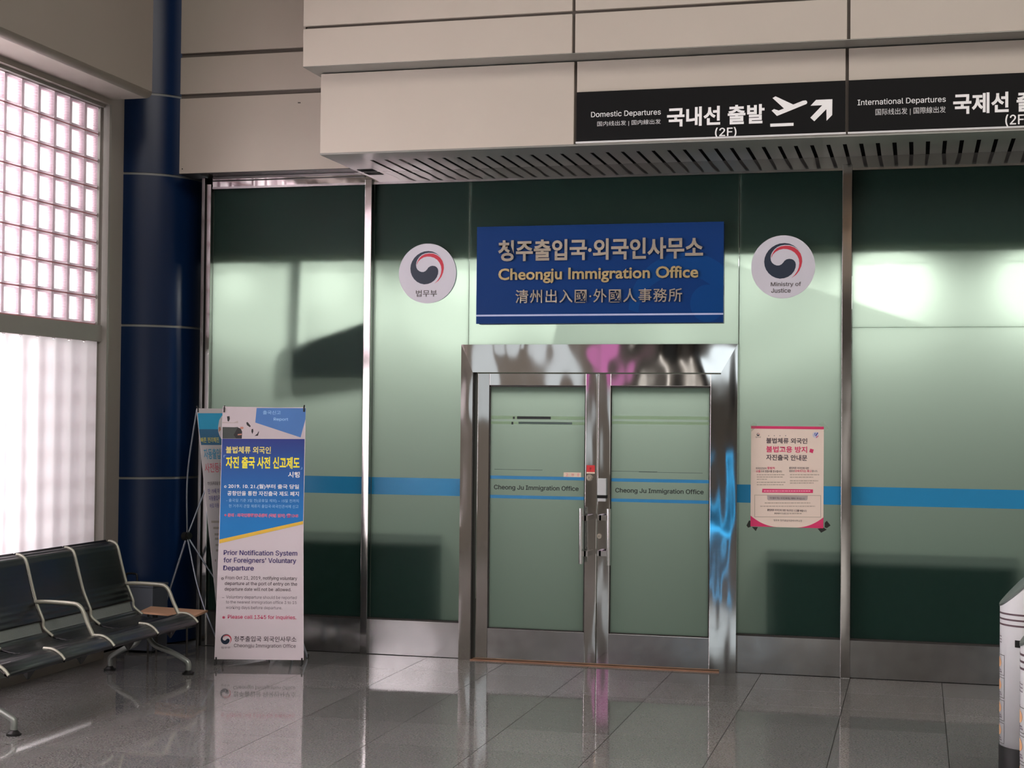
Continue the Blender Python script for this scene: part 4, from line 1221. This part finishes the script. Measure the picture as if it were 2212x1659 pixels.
cab = thing('metal_box', 'grey metal box with a raised dark handle beside the blue column', 'box', ((ca.x+cb.x)/2, Yc+0.12, 0))
bodyc = obj('box_body', box_bm(ca.x, cb.x, Yc, Yc+0.24, 0.02, zc1-0.02, bevel=0.006), MT['cab'], cab)
obj('lid', box_bm(ca.x-0.006, cb.x+0.006, Yc-0.006, Yc+0.24, zc1-0.02, zc1, bevel=0.005), MT['cab'], cab)
hx0 = on_y(272, 1240, Yc+0.1).x; hx1 = on_y(297, 1240, Yc+0.1).x
obj('handle', tube_bm(smooth_path([(hx0, Yc+0.1, zc1-0.002), (hx0+0.004, Yc+0.1, zc1+0.055), (hx0+0.02, Yc+0.1, zc1+0.068), (hx1-0.02, Yc+0.1, zc1+0.068), (hx1-0.004, Yc+0.1, zc1+0.055), (hx1, Yc+0.1, zc1-0.002)], 4), 0.008, seg=8), MT['rubber'], cab)
bm = bmesh.new()
for x in (ca.x+0.02, cb.x-0.02):
    for y in (Yc+0.02, Yc+0.22): add_cyl(bm, (x, y, 0), (0, 0, 1), 0.012, 0.022, seg=10)
obj('foot', bm, MT['rubber'], cab)

# ---- two white cylindrical bins at the right edge
def bin_(cx, cy_, r, zl, slope, label, zbase, dz):
    t = thing('standing_bin', label, 'bin', (cx, cy_, 0), 'white cylinder bins at the right edge')
    seg = 64
    def topz(a, rad=r): return zl + slope*(rad*math.cos(a)+r)
    bm = bmesh.new()
    lo = [bm.verts.new((cx+r*math.cos(2*PI*k/seg), cy_+r*math.sin(2*PI*k/seg), zbase)) for k in range(seg)]
    hi = [bm.verts.new((cx+r*math.cos(2*PI*k/seg), cy_+r*math.sin(2*PI*k/seg), topz(2*PI*k/seg))) for k in range(seg)]
    for k in range(seg):
        f = bm.faces.new((lo[k], lo[(k+1) % seg], hi[(k+1) % seg], hi[k])); f.smooth = True
    bm.faces.new(lo[::-1])
    obj('body', bm, MT['binwhite'], t)
    bm = bmesh.new(); r2 = r+0.003; rings = []
    for rad, dzz in ((r2, -0.004), (r2, 0.006), (r-0.012, 0.010)):
        rings.append([bm.verts.new((cx+rad*math.cos(2*PI*k/seg), cy_+rad*math.sin(2*PI*k/seg), topz(2*PI*k/seg, rad)+dzz)) for k in range(seg)])
    for a in range(2):
        for k in range(seg):
            bm.faces.new((rings[a][k], rings[a][(k+1) % seg], rings[a+1][(k+1) % seg], rings[a+1][k]))
    bm.faces.new(rings[-1])
    obj('slanted_lid', bm, MT['bincap'], t)
    obj('base', cyl_bm((cx, cy_, 0), (0, 0, 1), r+0.005, zbase, seg=64), MT['binblack'], t)
    for k in range(3):
        bm = bmesh.new(); z0 = zl-0.040-0.0265*k+dz
        A = [bm.verts.new((cx+(r+0.0012)*math.cos(2*PI*j/seg), cy_+(r+0.0012)*math.sin(2*PI*j/seg), z0)) for j in range(seg)]
        B_ = [bm.verts.new((cx+(r+0.0012)*math.cos(2*PI*j/seg), cy_+(r+0.0012)*math.sin(2*PI*j/seg), z0+0.0085)) for j in range(seg)]
        for j in range(seg):
            f = bm.faces.new((A[j], A[(j+1) % seg], B_[(j+1) % seg], B_[j])); f.smooth = True
        obj('brown_band', bm, MT['binbrown'], t)
    def patch(a0, a1, z0, z1, mat, name, off=0.0015, n=10, ell=False):
        bm = bmesh.new()
        if ell:
            ca_, cz_ = (a0+a1)/2, (z0+z1)/2
            vv = [bm.verts.new((cx+(r+off)*math.cos(ca_+(a1-a0)/2*math.cos(2*PI*j/24)), cy_+(r+off)*math.sin(ca_+(a1-a0)/2*math.cos(2*PI*j/24)), cz_+(z1-z0)/2*math.sin(2*PI*j/24))) for j in range(24)]
            bm.faces.new(vv)
        else:
            A = [bm.verts.new((cx+(r+off)*math.cos(a0+(a1-a0)*j/n), cy_+(r+off)*math.sin(a0+(a1-a0)*j/n), z0)) for j in range(n+1)]
            B_ = [bm.verts.new((v.co.x, v.co.y, z1)) for v in A]
            for j in range(n): bm.faces.new((A[j], A[j+1], B_[j+1], B_[j]))
        return obj(name, bm, mat, t)
    # labels on the side facing the seats: outlined boxes with orange marks
    a0, a1 = PI-0.60, PI+0.52
    zz = zl-0.235
    for k in range(4):
        z1 = zz-k*0.108; z0 = z1-0.098
        patch(a0, a1, z0, z0+0.0025, MT['greyink'], 'label_line'); patch(a0, a1, z1-0.0025, z1, MT['greyink'], 'label_line')
        patch(a1-0.02, a1, z0, z1, MT['greyink'], 'label_line')
        patch(PI-0.30, PI+0.30, z0+0.034, z1-0.014, MT['orange'], 'orange_mark', ell=True)
        patch(PI-0.2, PI+0.34, z0+0.012, z0+0.018, MT['bgrey'], 'label_text'); patch(PI-0.2, PI+0.28, z0+0.022, z0+0.027, MT['bgrey'], 'label_text')
    for k in range(3):
        patch(PI-0.3, PI+0.33, zl-0.150-0.014*k, zl-0.146-0.014*k, MT['bgrey'], 'label_text')
    return t, patch
pL = on_y(2160, 1305, -3.0)
b1, patch1 = bin_(pL.x+0.14, -3.0, 0.14, pL.z, 0.96, 'white cylinder bin with slanted top and black base, the farther of two', 0.205, 0.0)
# black slot
s0 = on_y(2193, 1383, -3.12); s1 = on_y(2204.5, 1399, -3.12)
def ang(xx): return -math.acos(max(-1, min(1, (xx-(pL.x+0.14))/0.14)))
patch1(ang(s0.x), ang(s1.x), s1.z, s0.z, MT['black'], 'slot', 0.003)
pR = on_y(2204, 1391, -4.6)
bin_(pR.x+0.14, -4.6, 0.14, pR.z, 0.96, 'white cylinder bin with slanted top, the nearer of two at the picture edge', 0.205, 0.0)

# ---- silhouettes in the office
def sofa(x0, x1, z0, z1, label):
    t = thing('sofa', label, 'sofa', ((x0+x1)/2, 0.5, 0))
    obj('backrest', box_bm(x0, x1, 0.056, 0.25, z0, z1, bevel=0.012), MT['sofa'], t)
    obj('seat', box_bm(x0+0.12, x1-0.12, 0.27, 0.85, 0.16, 0.42, bevel=0.03), MT['sofa'], t)
    for a in (x0, x1-0.14):
        obj('armrest', box_bm(a, a+0.14, 0.2, 0.85, 0.12, 0.60, bevel=0.03), MT['sofa'], t)
    for a in (x0+0.08, x1-0.08):
        for y in (0.22, 0.78):
            obj('leg', cyl_bm((a, y, 0), (0, 0, 1), 0.02, 0.17, seg=10), MT['darkmetal'], t)
sofa(-5.22, on_y(962, 1200, 0.1).x, 0.16, on_y(800, 1146, 0.1).z, 'dark sofa back showing dimly through the frosted glass left of the doors')
sofa(on_y(1655, 1200, 0.1).x, on_y(2198, 1200, 0.1).x, 0.20, on_y(1900, 1190, 0.1).z, 'long dark sofa back showing dimly through the frosted glass right of the doors')
ta, tb_ = on_y(622, 775, 0.095), on_y(800, 745, 0.068)
tv = thing('hanging_screen', 'dark hanging screen showing dimly through the left frosted panel', 'screen', ((ta.x+tb_.x)/2, 0.2, ta.z-0.2))
dirv = Vector((tb_.x-ta.x, tb_.y-ta.y, 0)); 
TP = Plane((ta.x, ta.y, 0), dirv, (0, 0, 1)); L_ = dirv.length
zt0 = on_y(605, 812, 0.095).z; zt1 = on_y(620, 738, 0.095).z; zt2 = on_y(785, 690, 0.068).z
obj('screen', poly_bm(TP, [(0, zt0), (L_, zt0), (L_, zt2), (0, zt1)], -0.015, 0.015), MT['rubber'], tv)
px_ = on_y(668, 720, 0.25).x
obj('ceiling_pole', tube_bm([(px_, 0.105, zt1-0.02), (px_+0.02, 0.105, 2.9)], 0.028, seg=12), MT['darkmetal'], tv)

# paint marks: two screw heads on the left cladding
for px, py in ((394, 365), (645, 222), (648, 222)):
    p = on_y(px, py, YL)
    obj('screw_head', cyl_bm((p.x, YL-0.0005, p.z), (0, -1, 0), 0.005, 0.002, seg=10), MT['darkmetal'], upper)

for o in bpy.data.objects:
    if '_mpi' in o: del o['_mpi']
